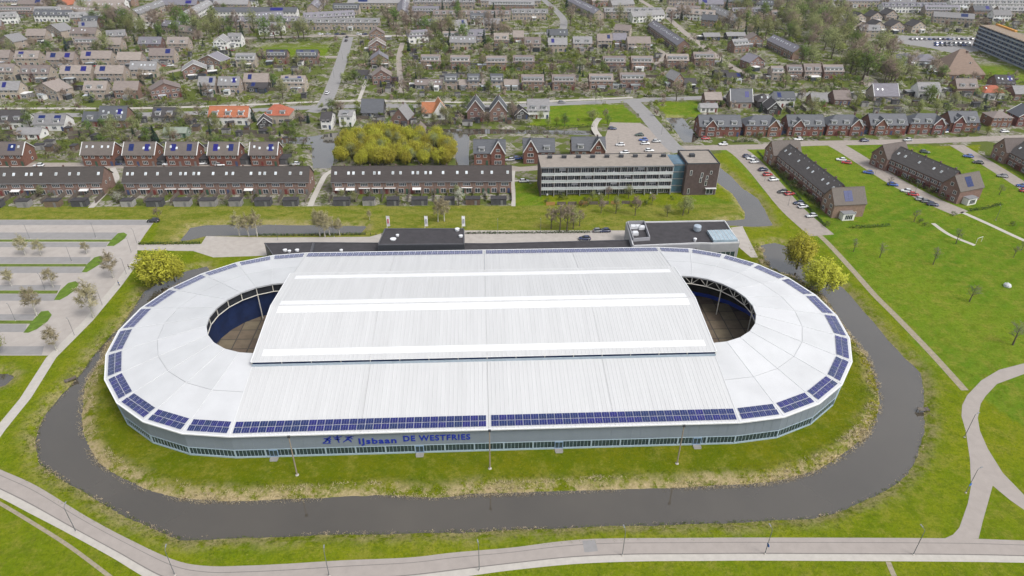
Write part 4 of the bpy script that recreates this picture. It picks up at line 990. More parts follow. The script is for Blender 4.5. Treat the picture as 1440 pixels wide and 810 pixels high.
    for (x, z, h_) in ((2, 8.5, 2), (2, .5, 2.3), (6.5, 7.5, 2), (6.2, 5.3, 2), (8.5, 4, 2), (8.7, 6.6, 1.6), (10, 8.8, 1.4)):
        if x < HW-1: link('window', win_mesh(.9, h_, 1), o, (L_/2+TW+x, -D/2-.64, z))
    link('window', win_mesh(2.8, 2.4, 2), o, (L_/2+TW+HW-2.4, -D/2-.64, .3)); link('canopy', MB().box(-2.2, 2.2, -1.0, 0, 2.9, 3.1).mesh('canopy', TRIMW), o, (L_/2+TW+HW-2.2, -D/2-.62, 0))
    link('roof_box', MB().box(-1, 1, -.8, .8, 0, 1.2).mesh('roof_box', DARKM), o, (L_/2+TW+4, 1, za+.9))
    cc = o.matrix_basis @ Vector((L_/2+TW+HW/2, 0, 0)); FOOT.append((cc.x, cc.y, ang, HW/2+TW/2, D/2+1))
    # ground floor garden fences
    for i in range(9):
        f = link('garden_screen', box_mesh('garden_screen', 3.4, .08, 1.4, FENCE if i % 3 else M('screen_orange', (.36, .20, .07), .85, .15, 1)), o, (-L_/2+3+i*4.2, -D/2-8.0, 0))
apartment()
# --- three slate roofed houses with steep white-edged gables
def gable_house(x0, x1, yb, side, label):
    a, b = G(x0, yb), G(x1, yb); d = b-a; ang = math.atan2(d.y, d.x); n = Vector((-d.y, d.x, 0)).normalized(); W_, D = d.length, 10.0; c = (a+b)/2+n*D/2
    o = house((c.x, c.y), ang, W_, D, 5.6, 4.2, 'x', 'red', 'slate', 'dc', near=True, label=label, seed=x0)
    gw = W_*.45; gx_ = side*(W_/2-gw/2); rise = 5.2
    g = empty('gable_wing', (gx_, -D/2+1.6, 0)); g.parent = o
    link('wall', wall_mesh(q_(gw), 4.0, 5.6, rise, 'y'), g, mat=WALL['red']); link('roof', roof_mesh(q_(gw), 4.0, 5.6, rise, 'y', .3), g, mat=ROOF['slate'])
    m = MB()
    for sx in (-1, 1): m.tube((sx*(q_(gw)/2+.25), -2.33, 5.3), (0, -2.33, 5.6+rise+.1), .26, .2, 4)
    m.build('bargeboard', FRAME, g)
    for fl_, ww in ((.5, 3.2), (3.3, 2.6), (6.2, 1.6)): link('window', win_mesh(ww, 1.6 if fl_ < 6 else 1.2, 4 if ww > 3 else 2), g, (0, -2.05, fl_))
    return o
gable_house(667, 710, 232, 1, 'slate roofed house with steep white-edged gable, left of three by the canal')
gable_house(736, 779, 230, -1, 'slate roofed gable house, middle one of three by the canal')
gable_house(804, 850, 228, 1, 'slate roofed gable house beside the small car park')
# tall narrow twin gables beside the main road
for x0, x1, t in ((657, 681, 'left'), (689, 713, 'right')):
    hp(x0, x1, 171, 'f', 'brick', 'slate', 'bc', None, 10, 5.4, 5.6, label=f'tall narrow brick house with steep dark gable, {t} of a twin pair', seed=x0)
# brick semis right, each pair with cross gable
SEM = 'in the right hand row'
for i, (x0, x1, yb) in enumerate([(982,1040,192),(1046,1098,192),(1106,1156,191.5),(1161,1213,191),(1221,1272,190),(1276,1328,189),(1333,1372,186)]):
    a, b = G(x0, yb), G(x1, yb); d = b-a; ang = math.atan2(d.y, d.x); n = Vector((-d.y, d.x, 0)).normalized(); W_, D = d.length, 10.0; c = (a+b)/2+n*D/2
    o = house((c.x, c.y), ang, W_, D, 5.2, 3.9, 'h' if i % 2 else 'x', 'red', 'slate', 'cd', near=True, seed=i, area=SEM, desc='red brick semi with slate roof')
    for sd in ((-.22,) if i % 2 == 0 else (.26,)):
        g = empty('gable_wing', (sd*W_, -D/2+1.4, 0)); g.parent = o
        link('wall', wall_mesh(5.5, 4.0, 5.2, 3.2, 'y'), g, mat=WALL['red']); link('roof', roof_mesh(5.5, 4.0, 5.2, 3.2, 'y', .3), g, mat=ROOF['slate'])
        m = MB()
        for sx in (-1, 1): m.tube((sx*3.0, -2.33, 5.0), (0, -2.33, 8.5), .18, .16, 4)
        m.build('bargeboard', FRAME, g)
        for fl_ in (.6, 3.2): link('window', win_mesh(3.0, 1.5, 4), g, (0, -2.05, fl_))
    gar = link('garage', MB().box(-1.6, 1.6, -3, 3, 0, 2.7).mesh('garage', WALL['dbrick']), o, (W_/2+1.9, .5, 0)); link('garage_door', box_mesh('garage_door', 2.4, .1, 2.1, DOORS[1]), gar, (0, -3.05, 0)); link('garage_roof', box_mesh('garage_roof', 3.4, 6.2, .15, BITU), gar, (0, 0, 2.7))
# red brick semis behind the terraces
for i, (x0, x1, ex) in enumerate([(-30,37,'ks'),(119,162,'k'),(178,220,'kS'),(237,279,'kS'),(296,337,'kS'),(354,392,'ks')]):
    hp(x0, x1, 233.5, 'g', 'red', 'umber2', ex+'b', 'behind the long terraces', 9, 5.2, 4.0, seed=i)
    if i:
        p = G(x1+11, 228); shed((p.x, p.y), 0, 4, 6, 2.6, 2, 'beside the red brick semis', 'flat roofed garage')

# --- single houses along the main road, described one by one
ONE = [
 (2,36,182,'g','white','dark','dc','white house with black roof and wide dormer at the far left',9,4.0,4.2,0),
 (50,92,184,'g','white','grey','Sd','white house with two bright blue solar arrays',9,3.4,3.6,0),
 (24,58,196,'g','white','grey','','low white outbuilding with pale roof in front of white houses',7,2.6,2.0,0),
 (142,180,180,'g','brick','slate','skd','large slate roofed house with solar panels beside the main road',10,4.2,5.2,0),
 (118,140,178,'g','brick','slate','d','lower slate wing house beside the large slate house',8,3.0,3.2,0),
 (216,248,172,'g','grey','dark','sd','dark bungalow with scattered solar panels beside the main road',9,3.0,3.2,0),
 (231,263,194,'g','green','green','','pale green garden house behind the red brick semis',6,2.6,1.6,0),
 (296,350,176,'g','white','orange','dk','long white house with orange tiled roof',9,4.4,3.8,0),
 (372,408,174,'h','tan','orange','d','hipped orange roofed villa with glass veranda',10,4.2,4.2,0),
 (362,380,181,'f','dark','dark','b','small black wooden cottage with white gable edge',6,2.6,3.0,15),
 (452,467,182,'g','white','dark','','narrow white house with black roof at the road corner',11,4.6,2.4,0),
 (478,496,178,'g','white','grey','d','white flat looking house with red awning by the road corner',10,5.4,1.2,0),
 (509,539,166,'g','dark','slate','','house with one plain dark slate roof by the main road',11,3.0,5.2,0),
 (553,577,176,'f','brick','grey','c','old grey brown gabled cottage under trees',10,3.2,5.4,-12),
 (594,612,166,'g','white','orange','','orange roofed side wing of the white gabled house',8,3.0,4.0,0),
 (608,628,168,'f','white','orange','b','white gabled house with steep orange roof',9,3.4,5.6,12),
 (583,598,190,'f','brick','brown','','tiny brown gabled shed house in the trees',6,2.4,2.6,0),
 (742,772,167,'g','white','grey','dc','white villa with blue gable and grey roof lights',10,4.4,4.4,0),
 (722,742,168,'f','dark','dark','b','small dark boat house beside the white villa',8,2.4,3.0,10),
 (991,1014,149,'g','brick','brown','c','brown brick cottage at the end of the grass plot',8,3.6,2.8,0),
 (985,1008,158,'g','white','grey','','low pale shed group in front of the brown cottage',6,2.6,1.4,0),
 (1027,1056,152,'g','tan','slate','sb','slate roofed house with white gable ends and solar strip',9,3.6,5.6,0),
 (1064,1085,152,'h','dark','dark','k','dark hipped house right of the solar strip house',9,3.4,3.4,0),
 (1088,1116,151,'g','white','slate','s','white house with dark solar roof in the right front row',9,4.4,3.0,0),
 (1078,1098,161,'f','dark','dark','b','black barn between the right front row and semis',9,3.0,3.6,0),
 (1141,1162,150,'g','brick','grey','','small grey roofed house beside a blue car',8,3.0,3.4,0),
 (1172,1195,148,'g','brick','brown','c','brown brick house with low wing in right front row',9,3.4,3.6,0),
 (1228,1261,143,'g','tan','purple','kb','big grey purple roofed villa with white gable edge',10,3.4,5.4,0),
 (1290,1320,138,'g','white','grey','d','white villa with grey roof and dormer',9,4.0,3.8,0),
 (1343,1372,134,'g','brick','brown','d','brown brick house with flat dormer near the pyramid farm',9,4.2,4.2,0),
 (1382,1412,138,'h','white','orange','k','low orange roofed house at the right edge',9,3.0,3.2,0),
 (1398,1424,128,'g','brick','dark','sk','house with dark solar roof behind the orange roof',9,4.6,3.6,0),
 (1424,1450,142,'g','brick','grey','','grey roofed house cut by the right edge',9,4.2,3.2,0),
 (1392,1420,179,'h','red','brown','c','red brick house with flat hipped roof at right edge',9,4.8,2.2,0),
 (1428,1460,178,'f','red','slate','bd','red brick gable house cut off by right edge',9,5.2,4.0,0),
]
for x0, x1, yb, kd, wl, rf, ex, lab, d_, he, rise, rot in ONE:
    hp(x0, x1, yb, kd, wl, rf, ex, None, d_, he, rise, rot, seed=x0, label=lab)

# --- estate houses, row by row (place phrase, then houses)
EST = {
 'in lowest upper left row': [(2,30,139,'g','tan','grey','s'),(48,96,139,'f','tan','brown','c',-25),(121,152,139,'g','tan','brown','d'),(163,196,139,'g','brick','brown',''),(210,250,139,'f','brick','brown','c',25),(281,304,132,'g','tan','grey','s'),(309,338,132,'g','tan','grey','sk'),(350,376,130,'g','dark','dark','s')],
 'in second upper left row': [(0,22,113,'g','tan','brown','d'),(32,72,115,'g','tan','brown','dc'),(88,130,115,'g','tan','brown','S'),(137,176,115,'g','tan','brown','s'),(185,222,109,'g','tan','grey','k'),(256,288,110,'f','brick','grey','b',20),(345,378,127,'g','tan','brown','s'),(396,430,129,'g','tan','brown','SD')],
 'in third upper left row': [(-8,16,92,'g','tan','brown','c'),(24,57,93,'g','tan','brown','sd'),(68,106,95,'g','tan','brown','S'),(117,158,93,'g','tan','brown','s'),(167,200,95,'g','tan','brown','c'),(212,246,89,'g','tan','brown','s'),(281,318,97,'f','brick','purple','b',-15),(333,360,95,'g','tan','grey','dD'),(376,404,90,'g','brick','dark','SD'),(418,447,90,'g','brick','slate','SD')],
 'in fourth upper left row': [(0,34,68,'f','tan','grey','',-30),(40,66,60,'g','tan','brown',''),(62,102,52,'f','tan','grey','',-35),(107,138,71,'g','tan','brown','D'),(150,172,73,'g','tan','brown','c'),(197,228,72,'g','brick','purple','dc'),(237,266,72,'g','tan','brown','d'),(302,320,70,'f','white','grey','b'),(322,340,66,'g','white','grey','d')],
 'right of the estate road': [(518,542,75,'f','brick','brown','b',8),(521,545,95,'f','brick','purple','s',8),(523,549,119,'f','brick','brown','c',8),(519,540,58,'f','brick','brown','',8),(500,518,112,'g','grey','flat','')],
 'in the low central row': [(584,622,126,'g','grey','brown','k'),(626,643,126,'g','tan','slate','D'),(646,657,126,'g','grey','brown',''),(658,674,126,'g','tan','slate','D'),(678,688,126,'g','grey','brown',''),(690,707,126,'g','tan','slate','D'),(709,730,126,'g','grey','brown','')],
 'in the upper dormer row': [(593,619,97,'g','brick','brown','D'),(634,661,98,'g','brick','brown','D'),(684,712,99,'g','brick','brown','D'),(722,751,98,'g','brick','brown','D'),(848,879,99,'g','brick','brown','D'),(888,917,99,'g','brick','brown','D'),(937,967,96,'g','brick','brown','D'),(975,1004,93,'g','brick','brown','D')],
 'in the front dormer row': [(734,764,127,'g','brick','brown','D'),(777,808,127,'g','brick','brown','D'),(829,861,126,'g','brick','brown','D'),(872,906,124,'g','brick','brown','D'),(942,958,124,'f','brick','grey','',20),(962,978,124,'g','grey','dark','')],
 'left of the wood': [(1006,1024,112,'g','dark','dark',''),(1022,1044,116,'g','dark','dark','s'),(1047,1072,98,'f','brick','purple','',20),(1084,1100,114,'g','tan','brown','D'),(1106,1126,112,'g','brick','brown','D'),(1130,1152,112,'g','tan','brown','d'),(1157,1184,112,'g','brick','brown','D'),(990,1012,57,'g','dark','grey',''),(1022,1048,56,'g','dark','grey',''),(1050,1072,66,'f','brick','brown','')],
 'below the oblique terrace': [(738,760,72,'g','tan','brown','d'),(771,797,73,'g','tan','grey','s'),(806,832,71,'g','tan','grey','d'),(840,860,67,'g','tan','brown','s'),(862,880,66,'g','brick','purple',''),(882,914,71,'g','tan','brown','c'),(624,646,62,'g','brick','brown','D'),(658,682,60,'g','tan','purple','d'),(695,715,66,'g','brick','brown','d'),(722,736,62,'g','brick','brown','')],
 'near the far car park': [(1196,1216,46,'f','tan','dark','s',10),(1222,1242,46,'f','tan','dark','s',10),(1248,1270,46,'f','tan','dark','s',10),(1278,1300,46,'f','tan','dark','s',10),(1196,1216,34,'f','tan','dark','s',10),(1220,1239,32,'f','tan','dark','s',10),(1242,1260,29,'f','tan','dark','s',10),(1085,1108,30,'g','brick','brown','D'),(1145,1165,20,'g','tan','grey','d'),(1395,1420,30,'g','white','grey','')],
 'at the top left edge': [(0,50,24,'g','brick','brown','D'),(50,85,25,'g','white','grey','D'),(78,110,14,'f','tan','orange','',-40),(0,55,10,'g','tan','purple','d'),(60,95,8,'g','tan','grey','')],
}
for area, L_ in EST.items():
    for i, h in enumerate(L_):
        x0, x1, yb, kd, wl, rf, ex = h[:7]; rot = h[7] if len(h) > 7 else 0
        low = wl in ('grey', 'dark') and kd == 'g'
        hp(x0, x1, yb, kd, wl, rf if rf != 'flat' else 'dark', ex, area, 8.5 if kd == 'g' else 9.5, 2.9 if low else 5.0, 1.8 if low else (3.0 if 'D' in ex else 3.6), rot, seed=i+x0)
# far terraces: long narrow rows of the estate at the top of the picture
FAR = [(300,418,26,'white','slate'),(310,420,40,'tan','purple'),(422,534,42,'tan','grey'),(490,576,13,'tan','grey'),(582,668,12,'tan','grey'),(610,718,30,'tan','brown'),(236,360,10,'white','slate'),(720,770,28,'tan','grey'),(850,930,26,'tan','grey'),(676,760,10,'tan','grey'),
       (1240,1330,18,'white','purple'),(1335,1440,14,'white','grey'),(1150,1235,10,'tan','purple'),(1030,1075,26,'tan','purple'),(1290,1400,4,'tan','brown'),(940,1010,8,'tan','brown'),(1020,1090,6,'brick','purple')]
for i, (x0, x1, yb, wl, rf) in enumerate(FAR):
    hp(x0, x1, yb, 'g', wl, rf, 'd' if i % 3 else 's', 'along the top edge', 9, 5.4, 2.6, seed=i, name='terraced_houses')['category'] = 'terrace'
# oblique terraces: seen end-on
for i, (xa, ya, xb, yb, wl, rf) in enumerate([(190,29,235,12,'tan','grey'),(258,34,295,14,'white','grey'),(440,20,455,2,'tan','purple'),(566,28,568,10,'tan','purple'),(918,44,960,74,'brick','purple'),(803,8,842,28,'tan','purple'),(112,16,160,4,'tan','grey'),(1085,66,1122,84,'brick','purple'),(1180,40,1158,4,'tan','purple'),(1000,20,1040,40,'tan','grey')]):
    a, b = G(xa, ya), G(xb, yb); d = b-a; ang = math.atan2(d.y, d.x)
    if math.sin(ang) > .2 and False: ang += math.pi
    house(((a.x+b.x)/2, (a.y+b.y)/2), ang, d.length, 9, 5.2, 3.4, 'x', wl, rf, 'k', name='terraced_houses', seed=i, area='seen end-on', desc=f"{WALLN[wl]} terrace with {ROOFN[rf]} roof", cat='terrace')
# random far rows beyond and between (top of the picture)
rnd = random.Random(11)
def blocked(x, y, r):
    for fx, fy, an, hw, hd in FOOT:
        dx, dy = x-fx, y-fy
        if abs(dx) > hw+hd+r or abs(dy) > hw+hd+r: continue
        lx = dx*math.cos(an)+dy*math.sin(an); ly = -dx*math.sin(an)+dy*math.cos(an)
        if abs(lx) < hw+r and abs(ly) < hd+r: return True
    return False
_RS = [(np.array(P), hw) for P, hw in ROADSEG]
def onroad(x, y, r):
    for P, hw in _RS:
        if x < P[:, 0].min()-hw-r or x > P[:, 0].max()+hw+r or y < P[:, 1].min()-hw-r or y > P[:, 1].max()+hw+r: continue
        a = P[:-1]; d = P[1:]-a; t = np.clip(((x-a[:, 0])*d[:, 0]+(y-a[:, 1])*d[:, 1])/((d**2).sum(1)+1e-9), 0, 1)
        if np.hypot(x-a[:, 0]-t*d[:, 0], y-a[:, 1]-t*d[:, 1]).min() < hw+r: return True
    for q in PAVEPOLY:
        if pip(np.array([x]), np.array([y]), q)[0]: return True
    return False
WOOD = [(1090,5),(1180,10),(1200,55),(1255,60),(1262,112),(1210,118),(1190,100),(1120,92),(1080,60)]
WOODP = [(v.x, v.y) for v in GP(WOOD)]
cnt = 0
for k in range(900):
    px_ = rnd.uniform(-30, 1470); py_ = rnd.uniform(-14, 34) if k % 3 else rnd.uniform(34, 74); c = G(px_, py_)
    if blocked(c.x, c.y, 11) or onroad(c.x, c.y, 8) or pip(np.array([c.x]), np.array([c.y]), WOODP)[0] or (px_ > 1225 and py_ > 34) or (360 < px_ < 470 and 55 < py_ < 85): continue
    wl = rnd.choice(('tan', 'tan', 'brick', 'white')); rf = rnd.choice(('brown', 'grey', 'purple', 'slate', 'grey'))
    far_ = py_ < 34
    L_ = rnd.choice((16, 22, 30, 40)) if far_ else rnd.choice((12, 15, 18))
    house((c.x, c.y), rnd.choice((-.06, -.05, -.04, .3, -.4)), L_, 8.5, 5.2, 3.2, 'x', wl, rf, rnd.choice(('d', 's', '', 'D', 'k')), seed=k, area='in the dense far rows' if far_ else 'among scattered upper houses', desc=f"{WALLN[wl]} {'row' if L_ > 20 else 'house'} with {ROOFN[rf]} roof")
    cnt += 1
    if cnt > 95: break

# --- far apartment slab upper right
def slab_block():
    a, b = G(1367, 66), G(1429, 93); d = b-a; ang = math.atan2(d.y, d.x); n = Vector((-d.y, d.x, 0)).normalized(); L_, D, H = d.length+26, 12, 15; c = (a+b)/2+n*D/2+d.normalized()*13
    o = empty('apartment_block', (c.x, c.y, 0), ang, 'far blue grey apartment slab with galleries and orange roof edge', 'apartment block')
    link('wall', MB().box(-L_/2, L_/2, -D/2+1.4, D/2, 0, H).mesh('wall', M('slab_blue_wall', (.05, .075, .14), .6, .2, .2)), o)
    link('roof', MB().box(-L_/2-.3, L_/2+.3, -D/2, D/2+.3, H, H+.4).mesh('roof', ROOF['tan']), o)
    link('roof_edge', MB().box(-L_/2, -L_/2+24, D/2-1, D/2+.6, H+.4, H+1.4).mesh('roof_edge', M('roof_edge_orange', (.55, .26, .05), .7, .1, 1)), o)
    for f in range(6):
        z = f*2.6+.2
        link('gallery', MB().box(-L_/2, L_/2, -D/2-.1, -D/2+1.4, z-.15, z).box(-L_/2, L_/2, -D/2-.15, -D/2-.05, z, z+.95).mesh('gallery', M('gallery_grey', (.26, .29, .33), .7, .15, .15)), o)
        for i in range(16): link('window', win_mesh(2.6, 1.4, 3), o, (-L_/2+L_*(i+.5)/16, -D/2+1.36, z+1.0))
    link('side_wall', MB().box(-.2, 0, -D/2, D/2, 0, H+.3).mesh('side_wall', WALL['tan']), o, (-L_/2, 0, 0))
    FOOT.append((c.x, c.y, ang, L_/2, D/2))
slab_block()
# pyramid roofed farmhouse
p = G(1356, 112); c = p+Vector((0, 11, 0))
o = house((c.x, c.y), -.03, 25, 22, 3.0, 13.0, 'h', 'brick', 'tan', '', label='old farmhouse with big tan pyramid roof', name='farmhouse', seed=4)
link('chimney', box_mesh('chimney', 1.0, 1.0, 2.5, CHIM), o, (2.5, -1.5, 12.6)); link('dormer_window', win_mesh(1.2, 1.2, 1), o, (3.5, -6.5, 8.3))
# school with purple roof and white fascia
for i, (x0, x1, yb, lab) in enumerate([(1266,1292,93,'low school wing with purple roof and white gable beside the wood'),(1292,1322,94,'low school hall with mauve roof near the car park'),(1310,1335,106,'white roofed barn left of the pyramid farm')]):
    hp(x0, x1, yb, 'h' if i < 2 else 'g', 'white' if i != 1 else 'grey', 'purple' if i < 2 else 'green', '', None, 14 if i < 2 else 8, 3.6, 3.2 if i < 2 else 1.2, -8 if i < 2 else -25, label=lab, name='school_building' if i < 2 else 'barn')

# occupancy raster: 1 m cells already taken by buildings, paving or water
OX, OY = np.meshgrid(np.arange(-900, 900, 1.0), np.arange(-120, 1000, 1.0)); OCC = np.zeros(OX.shape, bool)
def _win(x0, x1, y0, y1): return slice(max(0, int(y0+120)), max(0, int(y1+122))), slice(max(0, int(x0+900)), max(0, int(x1+902)))
def occ_boxes():
    for fx, fy, an, hw, hd in FOOT:
        r = hw+hd+2; w_ = _win(fx-r, fx+r, fy-r, fy+r); dx, dy = OX[w_]-fx, OY[w_]-fy; lx = dx*math.cos(an)+dy*math.sin(an); ly = -dx*math.sin(an)+dy*math.cos(an)
        OCC[w_] |= (np.abs(lx) < hw+1.0) & (np.abs(ly) < hd+1.0)
occ_boxes()
for P, hw in ROADSEG:
    a = np.array(P); w_ = _win(a[:, 0].min()-hw-2, a[:, 0].max()+hw+2, a[:, 1].min()-hw-2, a[:, 1].max()+hw+2)
    if OX[w_].size: OCC[w_] |= segdist(OX[w_], OY[w_], P, False) < hw+.7
for q in PAVEPOLY+list(WPOLY.values()):
    a = np.array(q); w_ = _win(a[:, 0].min(), a[:, 0].max(), a[:, 1].min(), a[:, 1].max())
    if OX[w_].size: OCC[w_] |= pip(OX[w_], OY[w_], q)
def free(x, y):
    i, j = int(round(y+120)), int(round(x+900))
    return 0 <= i < OCC.shape[0] and 0 <= j < OCC.shape[1] and not OCC[i, j]
def sample(poly, n, seed, gap=0, test=None):
    """n free points inside a pixel polygon"""
    r = random.Random(seed); W = [(v.x, v.y) for v in GP(poly)]; ax = [p[0] for p in W]; ay = [p[1] for p in W]; N = n*30
    xs = np.array([r.uniform(min(ax), max(ax)) for _ in range(N)]); ys = np.array([r.uniform(min(ay), max(ay)) for _ in range(N)]); ok = pip(xs, ys, W); out = []
    for x, y in zip(xs[ok], ys[ok]):
        if not free(x, y) or (test and not test(x, y)): continue
        if gap and any((x-a)**2+(y-b)**2 < gap*gap for a, b in out): continue
        out.append((float(x), float(y)))
        if len(out) >= n: break
    return out
# sheds, garden walls and fences scattered through the gardens
GARD = [([(-20,58),(270,60),(440,92),(440,140),(-20,146)], 44, 'in upper left gardens'), ([(500,60),(760,70),(980,72),(1070,110),(1040,132),(700,136),(545,138)], 52, 'in central estate gardens'), ([(985,140),(1190,134),(1440,128),(1450,160),(1000,158)], 22, 'behind the brick semis'), ([(-10,172),(430,168),(400,212),(-10,214)], 30, 'behind the road houses'), ([(440,160),(720,158),(720,176),(560,178)], 14, 'above the canal'), ([(1270,14),(1440,14),(1440,44),(1310,46)], 26, 'in the far allotments')]
rnd = random.Random(31)
for poly, n, area in GARD:
    for x, y in sample(poly, n, n*7, 5): shed((x, y), rnd.choice((-.05, -.05, 1.5, .3)), rnd.choice((2.5, 3, 4, 5)), rnd.choice((2, 2.5, 3)), 2.3, rnd.choice((0, 0, 1, 2)), area, 'garden shed')
    for x, y in sample(poly, int(n*.8), n*11, 6):
        L_ = rnd.choice((3, 4, 5)); f = empty('garden_fence', (x, y, 0), rnd.choice((-.05, 1.52, -.05, 1.52, .3)), None, 'fence', 'garden fences'); LABELQ.append((f, 'wooden fence run', area))
        for j in range(L_): link('fence_panel', box_mesh('fence_panel', 1.85, .06, 1.8, FENCE), f, (j*1.95-L_*.97, 0, 0)); link('post', box_mesh('post', .12, .12, 1.9, FENCE), f, (j*1.95-L_*.97-.97, 0, 0))
occ_boxes()
# ---------------------------------------------------------------- vegetation
BARK = M('bark', (.090, .072, .056), .95, .25, 3, .3); BARKP = M('birch_bark', (.42, .40, .36), .9, .3, 3)
LEAF = {'bare': leafmat('twig_brown', (.32, .255, .20), .3, .15), 'bud': leafmat('bud_olive', (.275, .295, .125), .3, .3), 'willow': leafmat('willow_yellow', (.45, .43, .055), .35), 'green': leafmat('leaf_green', (.155, .225, .055), .35),
        'fresh': leafmat('leaf_fresh', (.235, .275, .045), .3), 'conifer': leafmat('needle_dark', (.030, .058, .036), .35, .1), 'blue': leafmat('needle_blue', (.045, .070, .075), .3, .1), 'blossom': leafmat('blossom_white', (.52, .52, .44), .25),
        'plum': leafmat('plum_leaf', (.110, .045, .045), .3), 'birch': leafmat('birch_catkin', (.40, .355, .215), .3, .25), 'shrub': leafmat('shrub_green', (.105, .135, .038), .4), 'shrub2': leafmat('shrub_olive', (.185, .172, .075), .4)}
def limbs(rnd, h, ntop, spread, t0=.28, up=.6):
    """tapered trunk with limbs; returns trunk mesh builder and list of limb end points"""
    m = MB(); lean = Vector((rnd.uniform(-.3, .3), rnd.uniform(-.3, .3), 0)); r0 = h*.018+.05
    pts = [Vector((0, 0, -.1)), Vector((0, 0, h*.15))+lean*.2, Vector((0, 0, h*.4))+lean*.6, Vector((0, 0, h*.72))+lean]
    m.path(pts, [r0*1.25, r0, r0*.7, r0*.25], 6); ends = []
    for i in range(ntop):
        t = t0+(.72-t0)*i/max(1, ntop-1); base = Vector((0, 0, h*t))+lean*t/.72; a = i*2.4+rnd.uniform(-.4, .4); L_ = h*spread*(1.15-.75*(t-t0)/(.75-t0))*rnd.uniform(.8, 1.15)
        d = Vector((math.cos(a), math.sin(a), up+rnd.uniform(-.15, .5))).normalized(); mid = base+d*L_*.5; end = base+d*L_+Vector((0, 0, L_*.18))
        m.path([base, mid, end], [r0*.45, r0*.28, r0*.09], 4); ends.append((base, mid, end))
    ends.append((pts[2], pts[3], pts[3]+Vector((0, 0, h*.2))))
    return m, ends
def twig(m, a, d, L_, w_, rnd):
    u = d.cross(Vector((rnd.uniform(-1, 1), rnd.uniform(-1, 1), rnd.uniform(-1, 1)))).normalized()*w_
    if u.cross(d).z < 0: u = -u
    m.add([a-u, a+u, a+d*L_], [(0, 1, 2)])
def bare_proto(seed, h=10, ntop=9, spread=.34, nb=8, nt=8, w_=.05, droop=0.0):
    rnd = random.Random(seed); tr, ends = limbs(rnd, h, ntop, spread, .26); cr = MB()
    for base, mid, end in ends:
        for i in range(nb):
            t = rnd.uniform(.3, 1.0); p = base.lerp(mid, t*2) if t < .5 else mid.lerp(end, t*2-1)
            d = ((end-base).normalized()+Vector((rnd.gauss(0, .6), rnd.gauss(0, .6), rnd.gauss(.25, .4)))).normalized(); L_ = h*rnd.uniform(.10, .20)
            q = p+d*L_; cr.tube(p, q, .035, .012, 3, cap=False)
            for k in range(nt):
                s = p.lerp(q, rnd.uniform(.25, 1)); e = (d+Vector((rnd.gauss(0, .7), rnd.gauss(0, .7), rnd.gauss(.2-droop, .5)))).normalized(); l2 = h*rnd.uniform(.05, .12)
                twig(cr, s, e, l2, w_, rnd); s2 = s+e*l2*.5
                for _ in range(2): twig(cr, s2, (e+Vector((rnd.gauss(0, .6), rnd.gauss(0, .6), rnd.gauss(.1-droop*1.6, .4)))).normalized(), l2*.7, w_*.7, rnd)
    return tr, cr
def leaves(cr, c, r, n, size, rnd, flat=.8):
    for _ in range(n):
        v = Vector((rnd.gauss(0, 1), rnd.gauss(0, 1), rnd.gauss(0, 1))); v = v.normalized()*r*rnd.random()**.45; v.z *= flat; p = c+v
        a = Vector((rnd.gauss(0, 1), rnd.gauss(0, 1), rnd.gauss(0, .6))).normalized(); b = a.cross(Vector((rnd.gauss(0, 1), rnd.gauss(0, 1), rnd.gauss(0, 1)))).normalized(); s = size*rnd.uniform(.6, 1.3)
        if a.cross(b).z < 0: b = -b
        cr.add([p-a*s, p-b*s*.6, p+a*s, p+b*s*.6], [(0, 1, 2, 3)])
def leafy_proto(seed, h=10, ntop=9, spread=.36, per=75, size=.24, base=.2, cl=.15):
    rnd = random.Random(seed); tr, ends = limbs(rnd, h, ntop, spread, base); cr = MB()
    for b, mid, end in ends:
        for k in range(3): leaves(cr, end+Vector((rnd.gauss(0, .06), rnd.gauss(0, .06), rnd.gauss(0, .05)))*h, h*cl*rnd.uniform(.6, 1.1), per//3, size, rnd)
        leaves(cr, mid, h*cl*.9, per//2, size, rnd)
        for k in range(5): twig(cr, mid, ((end-mid).normalized()+Vector((rnd.gauss(0, .4), rnd.gauss(0, .4), rnd.gauss(0, .4)))).normalized(), h*.2, .04, rnd)
    leaves(cr, Vector((0, 0, h*.62)), h*.26, per, size, rnd)
    return tr, cr
def willow_proto(seed, h=10, per=64, size=.17, w=.46):
    """rounded crown of many upright-then-arching shoots dressed with small leaves"""
    rnd = random.Random(seed); tr, ends = limbs(rnd, h, 10, .30, .15, .9); cr = MB()
    for i in range(190):
        a = rnd.uniform(0, 6.283); rr = h*w*math.sqrt(rnd.random()); top = Vector((rr*math.cos(a), rr*math.sin(a), h*(1.0-.42*(rr/(h*w))**2)*rnd.uniform(.82, 1.03)))
        st = Vector((rr*.55*math.cos(a), rr*.55*math.sin(a), h*rnd.uniform(.06, .35))); d = top-st
        twig(cr, st, d.normalized(), d.length, .03, rnd)
        for k in range(int(per*.5)):
            p = st+d*rnd.uniform(.15, 1.0)+Vector((rnd.gauss(0, .25), rnd.gauss(0, .25), rnd.gauss(-.1, .3))); leaves(cr, p, .25, 1, size*1.25, rnd)
    return tr, cr
